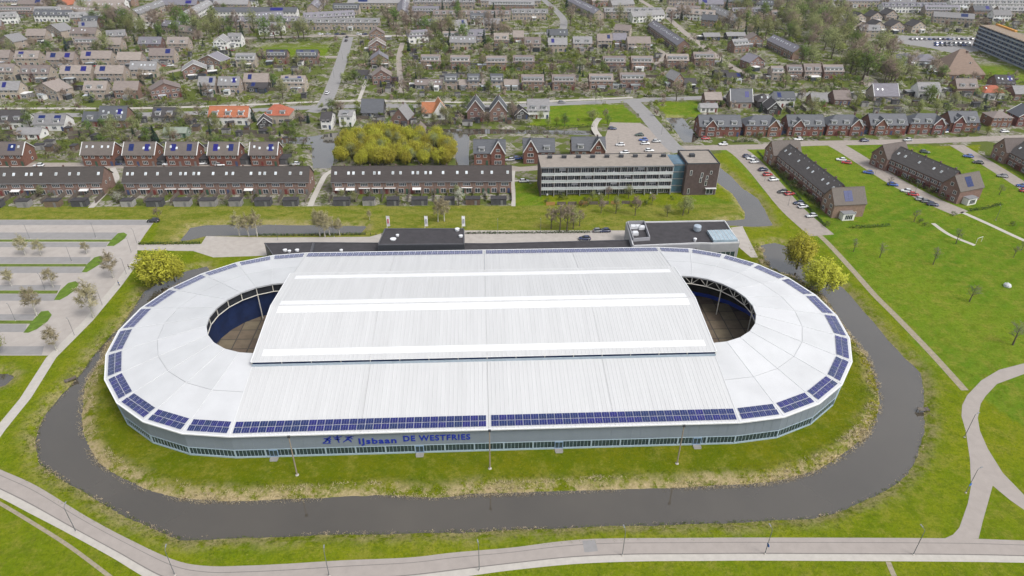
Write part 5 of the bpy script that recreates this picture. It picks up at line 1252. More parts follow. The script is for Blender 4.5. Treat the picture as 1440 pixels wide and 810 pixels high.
def conifer_proto(seed, h=10, w=.24):
    rnd = random.Random(seed); tr = MB().path([Vector((0, 0, -.1)), Vector((0, 0, h*.95))], [.22, .03], 6); cr = MB()
    for i in range(24):
        z = h*(.08+.9*i/24); R0 = h*w*(1-i/24.5)*rnd.uniform(.85, 1.1); n = int(7+R0*3)
        for k in range(n):
            a = rnd.uniform(0, 6.283); d = Vector((math.cos(a), math.sin(a), -.25)); L_ = R0*rnd.uniform(.7, 1.1); p = Vector((0, 0, z)); u = Vector((-d.y, d.x, 0))*(.12+L_*.16)
            cr.add([p, p+d*L_*.6-u, p+d*L_+Vector((0, 0, .12)), p+d*L_*.6+u], [(0, 1, 2, 3)]); leaves(cr, p+d*L_*.7, .4, 3, .22, rnd)
    return tr, cr
def shrub_proto(seed, h=2.0, n=130, size=.17):
    rnd = random.Random(seed); tr = MB(); cr = MB()
    for i in range(5): a = i*1.26; tr.tube((0, 0, -.05), (math.cos(a)*h*.3, math.sin(a)*h*.3, h*.7), .035, .01, 4)
    for i in range(8): leaves(cr, Vector((rnd.gauss(0, .3)*h, rnd.gauss(0, .3)*h, h*rnd.uniform(.3, .8))), h*.33, n//8, size, rnd)
    return tr, cr
PROTO = {}
def proto(kind, maker, ns):
    PROTO[kind] = []
    for i in range(ns):
        tr, cr = maker(i*17+len(PROTO)*31); PROTO[kind].append((tr.mesh('trunk', BARKP if kind == 'birch' else BARK), puff(cr.mesh('crown', LEAF[kind if kind in LEAF else 'green']))))
proto('bare', lambda s: bare_proto(s), 4); proto('bud', lambda s: leafy_proto(s, per=105, size=.19, cl=.18), 4); proto('green', lambda s: leafy_proto(s), 3); proto('fresh', lambda s: leafy_proto(s, per=80, size=.22), 3)
proto('willow', lambda s: willow_proto(s), 3); proto('conifer', lambda s: conifer_proto(s), 2); proto('blue', lambda s: conifer_proto(s, w=.3), 2); proto('blossom', lambda s: leafy_proto(s, per=70, size=.2), 2); proto('plum', lambda s: leafy_proto(s, per=60, size=.2), 2)
proto('birch', lambda s: bare_proto(s, ntop=10, spread=.22, nb=9, nt=10, w_=.05, droop=.5), 3); proto('shrub', lambda s: shrub_proto(s), 3); proto('shrub2', lambda s: shrub_proto(s+50), 3)
# field trees: thin grey saplings
proto('sapling', lambda s: bare_proto(s, ntop=8, spread=.26, nb=6, nt=6, w_=.022), 3)
LEAF['sapling'] = leafmat('twig_grey', (.165, .150, .138), .25, .1)
for tr, cr in PROTO['sapling']: cr.materials[0] = LEAF['sapling']
TDESC = {'bare': 'bare brown tree', 'bud': 'olive budding tree', 'green': 'green leafy tree', 'fresh': 'fresh light green tree', 'willow': 'yellow willow', 'conifer': 'dark green conifer', 'blue': 'blue grey conifer', 'blossom': 'white blossoming tree', 'plum': 'dark red leaved tree', 'birch': 'thin birch with hanging catkins', 'shrub': 'round green shrub', 'shrub2': 'olive brown shrub', 'sapling': 'thin bare grey sapling'}
TNAME = {'bare': 'bare_tree', 'bud': 'budding_tree', 'green': 'leafy_tree', 'fresh': 'leafy_tree', 'willow': 'willow_tree', 'conifer': 'conifer', 'blue': 'conifer', 'blossom': 'blossom_tree', 'plum': 'plum_tree', 'birch': 'birch_tree', 'shrub': 'shrub', 'shrub2': 'shrub', 'sapling': 'sapling'}
TREES = []
def tree(x, y, kind, h, rnd, area=None, label=None, wid=None, group=None, z=0):
    base = 2.0 if kind.startswith('shrub') else 10.0; k = h/base; tr, cr = PROTO[kind][rnd.randrange(len(PROTO[kind]))]; kw = k*(wid or rnd.uniform(.85, 1.15))
    o = empty(TNAME[kind], (x, y, z), rnd.uniform(0, 6.28), label, 'shrub' if kind.startswith('shrub') else 'tree', group)
    o.scale = (kw, kw, k)
    link('stems' if kind.startswith('shrub') else 'trunk', tr, o); link('foliage' if kind.startswith('shrub') else 'crown', cr, o)
    if area: LABELQ.append((o, TDESC[kind], area)); o['group'] = group or TDESC[kind]+'s '+area
    TREES.append((x, y, h)); return o
def scatter(poly, n, kinds, hr, area, seed, gap=2.5, road=1.0):
    rnd = random.Random(seed)
    for x, y in sample(poly, n, seed, gap):
        k = rnd.choice(kinds); h = 1.3*rnd.uniform(*hr)*(.6 if k in ('blossom', 'plum', 'fresh') else .8 if k in ('conifer', 'blue') else 1)
        if k.startswith('shrub'): h = rnd.uniform(1.6, 3.2)
        tree(x, y, k, h, rnd, area)
B_, U_, Gn, F_, C_, W_k = 'bare', 'bud', 'green', 'fresh', 'conifer', 'willow'
scatter(WOOD, 88, [B_, U_, U_, U_, Gn, B_, F_], (9, 15), 'in the upper right wood', 1, 4.5)
scatter([(1190,100),(1262,100),(1345,112),(1340,122),(1240,118),(1195,118)], 14, [Gn, U_, B_], (7, 12), 'between wood and school', 2, 4)
scatter([(130,28),(300,40),(420,44),(430,56),(300,58),(130,56)], 46, [B_, B_, U_, U_, Gn, C_], (8, 14), 'in the upper left belt', 3, 4)
scatter([(538,36),(720,32),(728,60),(640,74),(548,66)], 36, [B_, B_, B_, U_, C_, Gn], (8, 12.5), 'in the upper central belt', 4, 4.5)
scatter([(760,40),(850,28),(930,26),(990,5),(1085,5),(1080,62),(1000,44),(935,44),(850,46)], 48, [B_, B_, U_, U_, Gn, F_, C_], (7, 13), 'in the upper right belt', 5, 4.5)
scatter([(-20,58),(270,60),(440,92),(440,140),(-20,146)], 105, [B_, U_, Gn, F_, C_, 'blue', 'plum', 'shrub', 'shrub2', B_, U_], (4, 9), 'in upper left gardens', 6, 3)
scatter([(500,60),(760,70),(980,72),(1070,110),(1040,132),(700,136),(545,138),(498,130)], 120, [B_, U_, Gn, F_, C_, 'plum', 'shrub', 'shrub2', 'blossom', B_, U_], (3.5, 8), 'in central estate gardens', 7, 3)
scatter([(985,120),(1190,116),(1440,108),(1450,170),(1320,172),(1000,160)], 62, [B_, U_, Gn, F_, C_, 'shrub', 'shrub2', 'blossom'], (3.5, 8), 'behind the brick semis', 8, 3)
scatter([(-10,166),(430,160),(440,190),(400,214),(-10,216)], 88, [B_, U_, Gn, F_, C_, 'shrub', 'shrub2', Gn, U_], (3, 7), 'behind the road houses', 9, 2.6)
scatter([(440,160),(720,158),(900,172),(840,180),(700,178),(560,180),(470,184)], 58, [U_, Gn, F_, 'shrub', 'shrub2', B_, 'blossom', U_], (3, 7.5), 'above the canal', 10, 2.6)
scatter([(478,199),(500,193),(560,190),(600,193),(634,203),(638,232),(476,234)], 120, [W_k, W_k, W_k, W_k, U_, F_], (4.2, 6.6), 'in the canal thicket', 12, 1.6)
scatter([(-30,-12),(720,-12),(1440,-12),(1440,30),(1100,4),(720,26),(-30,30)], 120, [B_, U_, Gn, B_, F_, C_], (6, 11), 'among the far rows', 13, 5)
scatter([(1255,8),(1440,8),(1440,46),(1370,50),(1300,48)], 40, [U_, 'shrub', 'shrub2', F_, Gn, B_], (3, 7), 'in the far allotments', 14, 4)
scatter([(0,258),(720,258),(720,288),(0,290)], 46, ['shrub', 'shrub2', F_, 'shrub', U_, 'blossom'], (2, 4), 'in terrace back gardens', 15, 1.8, .3)
scatter([(765,280),(950,278),(958,290),(768,292)], 14, ['shrub', 'shrub2', U_, B_], (2, 4.5), 'in front of the apartment block', 16, 2)
scatter([(-20,206),(420,206),(430,232),(-20,232)], 26, ['shrub', 'shrub2', F_, U_], (2, 4), 'around the red brick semis', 17, 2, .3)
scatter([(985,190),(1370,184),(1370,196),(985,200)], 26, ['shrub', F_, 'shrub2'], (1.6, 3), 'before the brick semis', 18, 2, .2)
scatter([(1082,216),(1092,224),(1168,298),(1160,302),(1076,226)], 26, ['shrub', 'shrub2', 'shrub'], (1, 2), 'before the canal terrace', 19, 1.6)
scatter([(1226,232),(1240,230),(1330,280),(1322,284)], 20, ['shrub', 'shrub2', 'fresh'], (1.5, 2.5), 'before the middle diagonal terrace', 20, 1.6)
rnd = random.Random(77)
def at(px_, py_, kind, h, label=None, area=None, wid=None, g=None):
    p = G(px_, py_); return tree(p.x, p.y, kind, h, rnd, area, label, wid, g)
at(226, 400, 'willow', 12.5, 'big yellow green willow at the left end of the hall', wid=1.25)
at(246, 396, 'willow', 9.5, 'smaller yellow willow leaning towards the hall roof', wid=1.0)
at(1120, 378, 'willow', 14, 'tall pale green willow beside the right pond', wid=.85); at(1151, 409, 'willow', 12, 'bright yellow willow beside the moat at right', wid=1.25)
at(1140, 398, 'bare', 4, 'bare brown bush between the two right willows', wid=1.6); at(1088, 395, 'shrub2', 2.5, 'brown scrub on the bank behind the solar roof edge', wid=1.6)
at(-2, 497, 'fresh', 6.0, 'round bright green tree at the left edge', wid=1.3)
for x, y, h in ((36,359,7.5),(58,360,6.2),(16,402,6.0),(75,404,6.8),(122,357,4.6)): at(x, y, 'birch', h, None, 'in the upper rows of the car park', wid=1.1)
for x, y, h in ((160,391,9.5),(132,447,12.5),(52,444,10),(80,493,8)): at(x, y, 'birch', h, None, 'standing in the car park lanes', wid=.95)
for x, y, h in ((223,309,5),(337,331,9),(350,332,8.5),(362,332,10),(450,332,10.5),(457,333,10),(464,331,9),(478,331,7),(625,311,10),(616,312,9),(520,309,4)): at(x, y, 'birch' if x > 330 else 'bare', h, None, 'along the dike ditch behind the hall', wid=.9)
for x, y, h in ((775,322,8.5),(787,325,10),(797,325,11),(806,322,9),(815,318,6.5),(960,303,8),(968,300,7),(938,305,5.5),(893,303,8),(866,300,7),(845,300,6)): at(x, y, 'bare' if x % 2 else 'bud', h, None, 'on the dike below the apartment block', wid=.9)
for x, y, h in ((1200,354,5.5),(1237,362,5.5),(1312,372,7),(1344,343,6),(1285,312,5.5),(1363,424,6.5),(1424,485,8),(1436,352,5),(1425,362,5),(1250,262,5),(1405,274,5)): at(x, y, 'sapling', h, None, 'on the right hand lawn')
for x, y in ((1293,313),(1341,303),(1424,318),(1300,318)): at(x, y, 'shrub', 2.0, None, 'on the right hand lawn')
at(645, 289, 'blossom', 7.5, 'white blossoming tree in a terrace back garden', wid=.9); at(167, 285, 'blossom', 4.5, 'small white blossoming bush beside the left footpath', wid=1.2)
at(1161, 318, 'shrub', 2.2, 'round green bush at the corner of the canal terrace'); at(508, 190, 'blossom', 5.5, 'white blossoming tree above the canal island', wid=1.2); at(426, 233, 'fresh', 4.8, 'pale green tree beside the canal and parked car')
at(410, 234, 'bud', 4.0, 'olive bush left of the canal'); at(219, 200, 'conifer', 8.5, 'dark conifer above the red brick semis'); at(771, 68, 'conifer', 13, 'tall dark conifer beside the curving road', wid=.8); at(575, 72, 'conifer', 8, 'dark conifer beside the brown lane')
at(951, 142, 'bare', 11, 'large bare tree beside the main road junction', wid=1.1); at(186, 147, 'bare', 9, 'large bare tree above the slate house', wid=1.2); at(152, 78, 'bud', 15, 'tallest olive tree in the upper left estate', wid=1.0); at(1137, 58, 'blossom', 10, 'pale blossoming tree in the wood', wid=1.1)
at(1218, 90, 'fresh', 10, 'yellow green tree at the edge of the wood', wid=1.1); at(1247, 118, 'bare', 12, 'large bare tree standing on the grass below the wood', wid=1.2); at(1292, 160, 'fresh', 5, 'bright yellow green tree before the white villa'); at(1387, 190, 'fresh', 5, 'bright green tree at the right end of the semis'); at(833, 170, 'bud', 6, 'olive trees beside the car park footpath', wid=1.5)
# hedges
HEDG = leafmat('hedge_leaf', (.060, .095, .026), .35)
def hedge(pix, w_, h_, label):
    P = [G(*p) for p in pix]; m = MB(); r = random.Random(int(pix[0][0]*3)); c0 = P[0]
    for a, b in zip(P[:-1], P[1:]):
        n = max(2, int((b-a).length/1.1)); d = (b-a).normalized(); s = Vector((-d.y, d.x, 0))
        for i in range(n):
            c = a.lerp(b, (i+.5)/n)-c0
            for k in range(26):
                p = c+d*r.uniform(-.6, .6)+s*r.uniform(-w_/2, w_/2)+Vector((0, 0, r.uniform(.05, h_))); leaves(m, p, .12, 1, .24, r)
    me_ = puff(m.mesh('hedge', HEDG), 1.2, .5); o = link('hedge', me_, None, c0); setp(o, label, 'hedge'); return o
hedge([(545,139),(620,138),(700,137.5)], 1.2, 1.6, 'clipped dark hedge along the cycle path centre'); hedge([(720,138),(800,136),(885,133.5)], 1.2, 1.6, 'clipped dark hedge before the front dormer row')
hedge([(905,136.5),(985,134),(1060,131)], 1.2, 1.5, 'dark hedge right of the road junction'); hedge([(1065,130.5),(1140,128),(1215,126)], 1.2, 1.5, 'long hedge above the right main road')
hedge([(362,60),(420,58),(462,56)], 2.5, 2.5, 'tall hedge behind the upper playing lawn'); hedge([(190,150),(240,149),(295,147)], 1.2, 1.5, 'hedge above the main road at left'); hedge([(740,180),(790,181),(835,178)], 1.5, 1.6, 'hedge between the villa lawn and canal')
hedge([(195,344),(240,343.5),(282,342.5)], 1.0, .9, 'low hedge beside the pale forecourt path'); hedge([(360,331.5),(440,331),(515,329.5)], .8, .8, 'low hedge between ditch and forecourt'); hedge([(655,328.5),(740,328),(830,327)], .8, .7, 'low hedge behind the long annex')
hedge([(1030,200),(1060,199.5)], 1.2, 1.0, 'short hedge before the first brick semi'); hedge([(1125,196),(1160,195)], 1.2, 1.0, 'short hedge before the third brick semi'); hedge([(1362,297),(1385,294),(1408,288)], 1.2, 1.2, 'hedge round the end garden of middle diagonal terrace'); hedge([(1195,321),(1228,320),(1252,318)], .8, 1.3, 'garden hedge at the end of the canal terrace')
hedge([(1128,284),(1160,318)], .8, .8, 'low hedge in front of the canal terrace'); hedge([(1065,214),(1095,246),(1126,281)], .8, .8, 'front garden hedge along the parked cars')
# stuff: garden shrubs of the far estate, reeds and rank grass on the banks
def cloud(P, Rr, n, size, seed, flat=.75):
    """n leaf cards round every point of P, as one vertex array, with leafy normals"""
    r = np.random.RandomState(seed); k = len(P); c = np.repeat(P, n, 0); rad = np.repeat(Rr, n)
    v = r.normal(size=(k*n, 3)); v /= np.linalg.norm(v, axis=1)[:, None]; v *= (r.rand(k*n)**.45)[:, None]; nr = v.copy(); v *= rad[:, None]; v[:, 2] *= flat; p = c+v
    a = r.normal(size=(k*n, 3)); a /= np.linalg.norm(a, axis=1)[:, None]; b = np.cross(a, r.normal(size=(k*n, 3))); b /= np.linalg.norm(b, axis=1)[:, None]; b *= np.where(np.cross(a, b)[:, 2] > 0, 1, -1)[:, None]; s_ = (size*r.uniform(.6, 1.3, k*n))[:, None]
    V = np.stack([p-a*s_, p-b*s_*.6, p+a*s_, p+b*s_*.6], 1).reshape(-1, 3); nr[:, 2] += .8; nr += r.normal(0, .2, nr.shape); nr /= np.linalg.norm(nr, axis=1)[:, None]
    return V, np.repeat(nr, 4, 0)
def cloud_obj(name, V, N_, mat, label):
    me = quads_mesh(name, V, mat); me.polygons.foreach_set('use_smooth', [True]*len(me.polygons)); me.normals_split_custom_set_from_vertices(N_.tolist()); return setp(link(name, me), label, None, None, 'stuff')
_lawnW = [[(v.x, v.y) for v in GP(q)] for q in LAWN]
_lawnO = np.zeros(OX.shape, bool)
for q in _lawnW:
    a = np.array(q); w_ = _win(a[:, 0].min(), a[:, 0].max(), a[:, 1].min(), a[:, 1].max())
    if OX[w_].size: _lawnO[w_] |= pip(OX[w_], OY[w_], q)
nolawn = lambda x, y: not _lawnO[int(round(y+120)), int(round(x+900))]
r = random.Random(21); pts = sample([(-40,-12),(1480,-12),(1480,168),(1000,190),(840,176),(470,186),(430,232),(-40,232)], 9000, 21, 0, nolawn)
SETS = (('shrub', 'green garden shrubs filling the estate'), ('shrub2', 'olive garden shrubs filling the estate'), ('bare', 'brown leafless shrubs filling the estate'), ('fresh', 'light green young shrubs filling the estate'))
pick = [r.choice((0, 0, 0, 0, 1, 1, 2, 3, 3)) for _ in pts]
for k, (mt, lb) in enumerate(SETS):
    hh = [(x, y, r.uniform(.5, 2.6)) for (x, y), q in zip(pts, pick) if q == k]; P = np.array([(x, y, h*.5) for x, y, h in hh]); Rr = np.array([h*.72 for _, _, h in hh])
    V, N_ = cloud(P, Rr, 20, .34, k); cloud_obj('garden_shrubs', V, N_, LEAF[mt], lb)
# far garden trees beyond the ones told apart
pts = sample([(-40,-14),(1480,-14),(1480,50),(1250,20),(1090,70),(960,130),(700,132),(480,130),(440,178),(300,190),(-40,205)], 850, 22, 3.2, nolawn)+sample([(500,60),(980,58),(1075,100),(1190,96),(1440,104),(1440,162),(1000,160),(720,177),(500,172)], 380, 23, 3.2, nolawn)
random.Random(9).shuffle(pts)
for k, (mt, lb) in enumerate((('bare', 'distant bare garden trees among the houses'), ('bud', 'distant olive garden trees among the houses'), ('green', 'distant green garden trees among the houses'), ('fresh', 'distant light green garden trees among the houses'))):
    sel = [p for i, p in enumerate(pts) if i % 4 == k]; P = []; Rr = []
    for x, y in sel:
        h = r.uniform(3.0, 7.8)
        for _ in range(7): P.append((x+r.gauss(0, h*.16), y+r.gauss(0, h*.16), h*r.uniform(.4, .85))); Rr.append(h*r.uniform(.13, .24))
    V, N_ = cloud(np.array(P), np.array(Rr), 34, .30, 50+k, .9); cloud_obj('distant_trees', V, N_, LEAF[mt], lb)
STRAW = leafmat('straw_blade', (.50, .41, .26), .3, .2); TUFT = leafmat('rank_grass_blade', (.10, .14, .008), .4, .3); HERB = leafmat('yellow_flower_herb', (.33, .30, .015), .3, .3)
def tufts(name, mat, poly, n, off, hr, label, seed, w_=.05, blades=5, clump=None):
    """blade clumps along a bank line; off = (from, to) metres to the landward side of the line"""
    r = random.Random(seed); V = []; L_ = [Vector(p) for p in poly]; seg = [(a, b) for a, b in zip(L_[:-1], L_[1:])]; cum = [(b-a).length for a, b in seg]; tot = sum(cum)
    for _ in range(n):
        t = r.uniform(0, tot); i = 0
        while i < len(cum)-1 and t > cum[i]: t -= cum[i]; i += 1
        a, b = seg[i]; d = (b-a).normalized(); nrm = Vector((d.y, -d.x)); u_ = r.random()**1.6; p = a+d*t+nrm*(off[0]+(off[1]-off[0])*u_)
        if clump and math.sin(p.x*clump+math.sin(p.y*.7)*2)+math.sin(p.x*clump*2.7+1)*.7 < r.uniform(-1.2, .9)+u_*.8: continue
        z0 = tz(p.x, p.y)
        for k in range(blades):
            q = Vector((p.x+r.gauss(0, .16), p.y+r.gauss(0, .16), z0-.05)); e = Vector((r.gauss(0, .9), r.gauss(0, .9), 1)).normalized(); u = e.cross(Vector((r.uniform(-1, 1), r.uniform(-1, 1), .2))).normalized()*w_
            if u.cross(e).z < 0: u = -u
            V += [q-u, q+u, q+e*r.uniform(*hr)]
    me = quads_mesh(name, np.array([tuple(v) for v in V]), mat, True); n_ = len(me.vertices); me.polygons.foreach_set('use_smooth', [True]*len(me.polygons))
    N_ = np.random.RandomState(seed).normal(0, .25, (n_, 3)); N_[:, 2] += 1; N_ /= np.linalg.norm(N_, axis=1)[:, None]; me.normals_split_custom_set_from_vertices(N_.tolist())
    return setp(link(name, me), label, None, None, 'stuff')
ZG = zz.reshape(ny, nx)
def tz(x, y):
    i = int(np.searchsorted(XS, x))-1; j = int(np.searchsorted(YS, y))-1; return float(ZG[max(0, min(ny-1, j)), max(0, min(nx-1, i))])
INL = [(v.x, v.y) for v in GP(MOAT_IN, WZ)]; OUTL = [(v.x, v.y) for v in GP(MOAT_OUT, WZ)]
tufts('straw_reeds', STRAW, INL, 16000, (-.2, 3.4), (.3, .9), 'straw coloured dead reeds along the inner moat bank', 1, clump=.11, w_=.06)
tufts('straw_reeds', STRAW, OUTL, 2200, (-.1, 1.4), (.2, .5), 'dry straw fringe along the outer moat bank', 2, clump=.07)
tufts('rank_grass', TUFT, INL, 5000, (1.0, 5), (.15, .4), 'rank green grass on the slope below the hall', 3, w_=.06)
tufts('rank_grass', TUFT, OUTL, 5000, (.2, 5), (.12, .35), 'rough green grass outside the moat', 4, w_=.05)
tufts('flowering_herbs', HERB, [(v.x, v.y) for v in GP([(1194,470),(1226,520),(1234,560),(1228,590),(1205,620),(1160,650),(1100,668),(1040,676)])], 2000, (-.5, 1.8), (.2, .5), 'yellow flowering herbs on the right inner bank', 5, clump=.35, w_=.07)
# ---------------------------------------------------------------- cars
PAINT = {'white': (.68, .69, .70), 'silver': (.40, .41, .42), 'grey': (.17, .175, .18), 'black': (.018, .018, .02), 'navy': (.02, .03, .085), 'blue': (.03, .085, .32), 'red': (.36, .02, .02), 'dark red': (.12, .02, .03), 'green': (.03, .06, .045)}
PM = {k: M('car_paint_'+k.replace(' ', '_'), c, .25, .04, 1, spec=.5, coat=.6) for k, c in PAINT.items()}
TYRE = M('tyre', (.02, .02, .02), .9, .2, 5); RIM = M('wheel_rim', (.4, .4, .42), .35, .1, 3, metal=.7); CGL = M('car_glass', (.02, .025, .03), .08, .2, 1, spec=.7); HL = M('headlight_glass', (.75, .75, .72), .15, .05, 2); TL = M('tail_light_red', (.35, .015, .015), .2, .1, 2); BUMP = M('bumper_dark', (.05, .05, .052), .7, .1, 2)
def loft(sections):
    m = MB(); n = len(sections[0]); vs_ = [p for s in sections for p in s]; fs = [(i*n+k, i*n+(k+1) % n, (i+1)*n+(k+1) % n, (i+1)*n+k) for i in range(len(sections)-1) for k in range(n)]
    fs += [tuple(range(n-1, -1, -1)), tuple((len(sections)-1)*n+k for k in range(n))]; return m.add(vs_, fs)
def sect(x, w_, z0, z1, b=.12): return [(x, -w_, z0), (x, w_, z0), (x, w_+.02, (z0+z1)/2), (x, w_-b, z1), (x, -w_+b, z1), (x, -w_-.02, (z0+z1)/2)]
body_me = loft([sect(-2.15, .70, .38, .72), sect(-2.0, .82, .26, .86), sect(-1.2, .87, .22, .92), sect(.4, .87, .22, .92), sect(1.2, .86, .22, .86), sect(1.95, .78, .26, .74), sect(2.15, .64, .36, .60)]).mesh('body', PM['white'], True)
cab = MB(); lo = [(-1.85, .76, .88), (.95, .76, .88)]; hi = [(-1.35, .60, 1.42), (.15, .60, 1.42)]
cab.add([(-1.85, -.76, .88), (.95, -.76, .88), (.95, .76, .88), (-1.85, .76, .88), (-1.35, -.60, 1.40), (.12, -.60, 1.40), (.12, .60, 1.40), (-1.35, .60, 1.40)], [(0, 1, 5, 4), (1, 2, 6, 5), (2, 3, 7, 6), (3, 0, 4, 7), (4, 5, 6, 7)])
cab_me = cab.mesh('window_glass', CGL); roof_me = MB().add([(-1.38, -.62, 1.40), (.16, -.62, 1.40), (.16, .62, 1.40), (-1.38, .62, 1.40), (-1.2, -.5, 1.47), (-.05, -.5, 1.47), (-.05, .5, 1.47), (-1.2, .5, 1.47)], [(0, 1, 5, 4), (1, 2, 6, 5), (2, 3, 7, 6), (3, 0, 4, 7), (4, 5, 6, 7)]).mesh('roof', PM['white'])
def wheel_mb(r0, r1, w_):
    m = MB(); n = 14; vs_ = []
    for r, y in ((r1, -w_/2), (r0, -w_/2), (r0, w_/2), (r1, w_/2)):
        for k in range(n): t = 2*math.pi*k/n; vs_.append((r*math.cos(t), y, r*math.sin(t)))
    return m.add(vs_, [(i*n+k, i*n+(k+1) % n, (i+1)*n+(k+1) % n, (i+1)*n+k) for i in range(3) for k in range(n)]+[tuple(range(n)), tuple(3*n+k for k in range(n-1, -1, -1))])
wheel_me = wheel_mb(.31, .2, .2).mesh('wheel', TYRE); rim_me = wheel_mb(.2, .1, .22).mesh('rim', RIM); hl_me = MB().box(-.06, .06, -.16, .16, -.07, .07).mesh('headlight', HL); tl_me = MB().box(-.05, .05, -.14, .14, -.1, .1).mesh('tail_light', TL); bp_me = MB().box(-.08, .08, -.72, .72, -.1, .1).mesh('bumper', BUMP)
def car(x, y, ang, colour, area, name='car', s=1.0, label=None):
    o = empty(name, (x, y, .03), ang, label, 'car', 'cars '+area); o.scale = (s, s, s*1.03)
    link('body', body_me, o, mat=PM[colour]); link('window_glass', cab_me, o); link('roof', roof_me, o, mat=PM[colour])
    for wx in (-1.3, 1.32):
        for wy in (-.8, .8): wh = link('wheel', wheel_me, o, (wx, wy, .31)); link('rim', rim_me, wh)
    for wy in (-.55, .55): link('headlight', hl_me, o, (2.05, wy, .62)); link('tail_light', tl_me, o, (-2.08, wy, .70))
    link('bumper', bp_me, o, (2.1, 0, .40)); link('bumper', bp_me, o, (-2.1, 0, .42))
    LABELQ.append((o, colour+' car', area)); FOOT.append((x, y, ang, 2.2, 1)); return o
CARS = {'parked along the canal street': (8, [(1050.6,221,'navy'),(1056,224,'white'),(1060.5,229,'white'),(1072.7,240,'navy'),(1079,247,'red'),(1087.5,254,'white'),(1100.5,271,'black'),(1110,274,'red'),(1123,287,'navy'),(1129,292,'white'),(1140.5,305,'silver')]),
 'parked along the middle diagonal street': (-20, [(1182.5,226,'white'),(1190,230,'red'),(1220.5,244,'blue'),(1255,261,'blue'),(1274,270,'white'),(1284,275,'red'),(1295,282,'silver'),(1303,285,'grey'),(1311,289,'navy'),(1231,229,'dark red'),(1300,215,'green')]),
 'parked along the right edge street': (-18, [(1361,221,'blue'),(1375,230,'black'),(1409,249,'grey'),(1437,263,'blue'),(1441,270,'red')]),
 'before the brick semis': (3, [(1016.6,204,'white'),(1122,197,'white'),(1215,199,'navy'),(1276,198,'silver'),(1327,187,'white'),(992,196,'red'),(1412,186,'white')]),
 'in the small car park': (2, [(861,182,'navy'),(872,205,'white'),(878,216,'white'),(899,191,'green'),(904.6,198,'blue'),(907,203,'white'),(913,213,'white'),(923,200,'silver')]),
 'behind the long terraces': (5, [(55,234,'white'),(166,232,'navy'),(180,232,'grey'),(236,232,'white'),(226,232,'black'),(285,231,'white'),(310,233,'white'),(352,229,'white'),(415,232,'white'),(717,226,'silver'),(728,224,'blue'),(737,256,'white')]),
 'behind the ice rink hall': (3, [(842,326,'grey'),(850,326,'navy'),(822,337,'navy'),(216,312,'black')]),
 'on the upper cross street': (0, [(451,49,'white'),(462,49,'silver'),(474,49,'navy'),(483,49,'black'),(505,49,'white'),(513,49,'navy'),(381,51,'white'),(640,48,'grey'),(600,49,'white')]),
 'on the main road': (2, [(790,145,'grey'),(238,160,'silver'),(1210,131,'white'),(630,151,'black')]),
 'among the upper left houses': (10, [(110,95,'white'),(132,94,'red'),(195,96,'black'),(228,94,'red'),(240,93,'white'),(148,112,'grey'),(215,104,'blue'),(326,72,'dark red')])}
rnd = random.Random(8)
for area, (deg, L_) in CARS.items():
    for x, y, c in L_: p = G(x, y); car(p.x, p.y, R_(deg)+rnd.choice((0, math.pi))+rnd.uniform(-.06, .06), c, area)
p = G(460.5, 132); car(p.x, p.y, R_(82), 'white', 'driving on the estate road'); 
for x, y in ((487, 58), (488, 53)): p = G(x, y); car(p.x, p.y, R_(84), 'black', 'at the top of the estate road')
for row, (y, x0, x1) in enumerate(((56, 1281, 1368), (61.5, 1316, 1368), (64.5, 1316, 1366))):
    x = x0
    while x < x1: p = G(x, y); car(p.x, p.y, R_(90+rnd.uniform(-4, 4)), rnd.choice(('white', 'white', 'silver', 'grey', 'black', 'blue', 'navy')), f"in {('the far', 'the middle', 'the near')[row]} row of the upper right car park"); x += 6.5
# ---------------------------------------------------------------- lamp posts, masts, flags
POLE = M('pole_grey', (.16, .17, .18), .5, .15, 2, metal=.3); LAMPH = M('lamp_head', (.22, .23, .24), .5, .1, 2); SIGNB = M('traffic_sign_blue', (.03, .14, .45), .4, .05, 2); MASTP = M('mast_timber', (.26, .215, .17), .8, .12, 2)
pole_me = MB().path([Vector((0, 0, 0)), Vector((0, 0, 1.0)), Vector((0, 0, 6.8)), Vector((.1, 0, 7.1)), Vector((.7, 0, 7.25))], [.10, .075, .055, .05, .04], 8).mesh('pole', POLE)
head_me = MB().add([(.6, -.11, 7.2), (1.35, -.13, 7.24), (1.35, .13, 7.24), (.6, .11, 7.2), (.65, -.08, 7.32), (1.25, -.1, 7.33), (1.25, .1, 7.33), (.65, .08, 7.32)], [(3, 2, 1, 0), (4, 5, 6, 7), (0, 1, 5, 4), (1, 2, 6, 5), (2, 3, 7, 6), (3, 0, 4, 7)]).mesh('lamp_head', LAMPH); foot_me = MB().lathe([(.22, 0), (.22, .12), (.1, .3)], 10).mesh('foot', CONC)
sign_me = MB().lathe([(.42, 0), (.42, .03)], 16).mesh('sign_plate', SIGNB)
def lamp(px_, py_, ang, area, s=1.0, sign=False):
    p = G(px_, py_); o = empty('street_lamp', (p.x, p.y, .0), ang, None, 'street lamp', 'street lamps '+area); o.scale = (s, s, s)
    link('pole', pole_me, o); link('lamp_head', head_me, o); link('foot', foot_me, o)
    if sign: link('sign_plate', sign_me, o, (-.02, -.1, 2.6), (math.pi/2, 0, 0))
    LABELQ.append((o, 'grey street lamp'+(' with blue sign' if sign else ''), area)); return o
for x, y, sg in ((107,748,0),(246,809,0),(463,810,0),(674,802,0),(875,781,0),(1075.5,779,1),(1284,780,0)): lamp(x, y, R_(100), 'beside the lower cycle road', sign=bool(sg))
lamp(1356, 615, R_(20), 'beside the curving right path', sign=False); lamp(1358, 693, R_(20), 'beside the curving right path', sign=True)
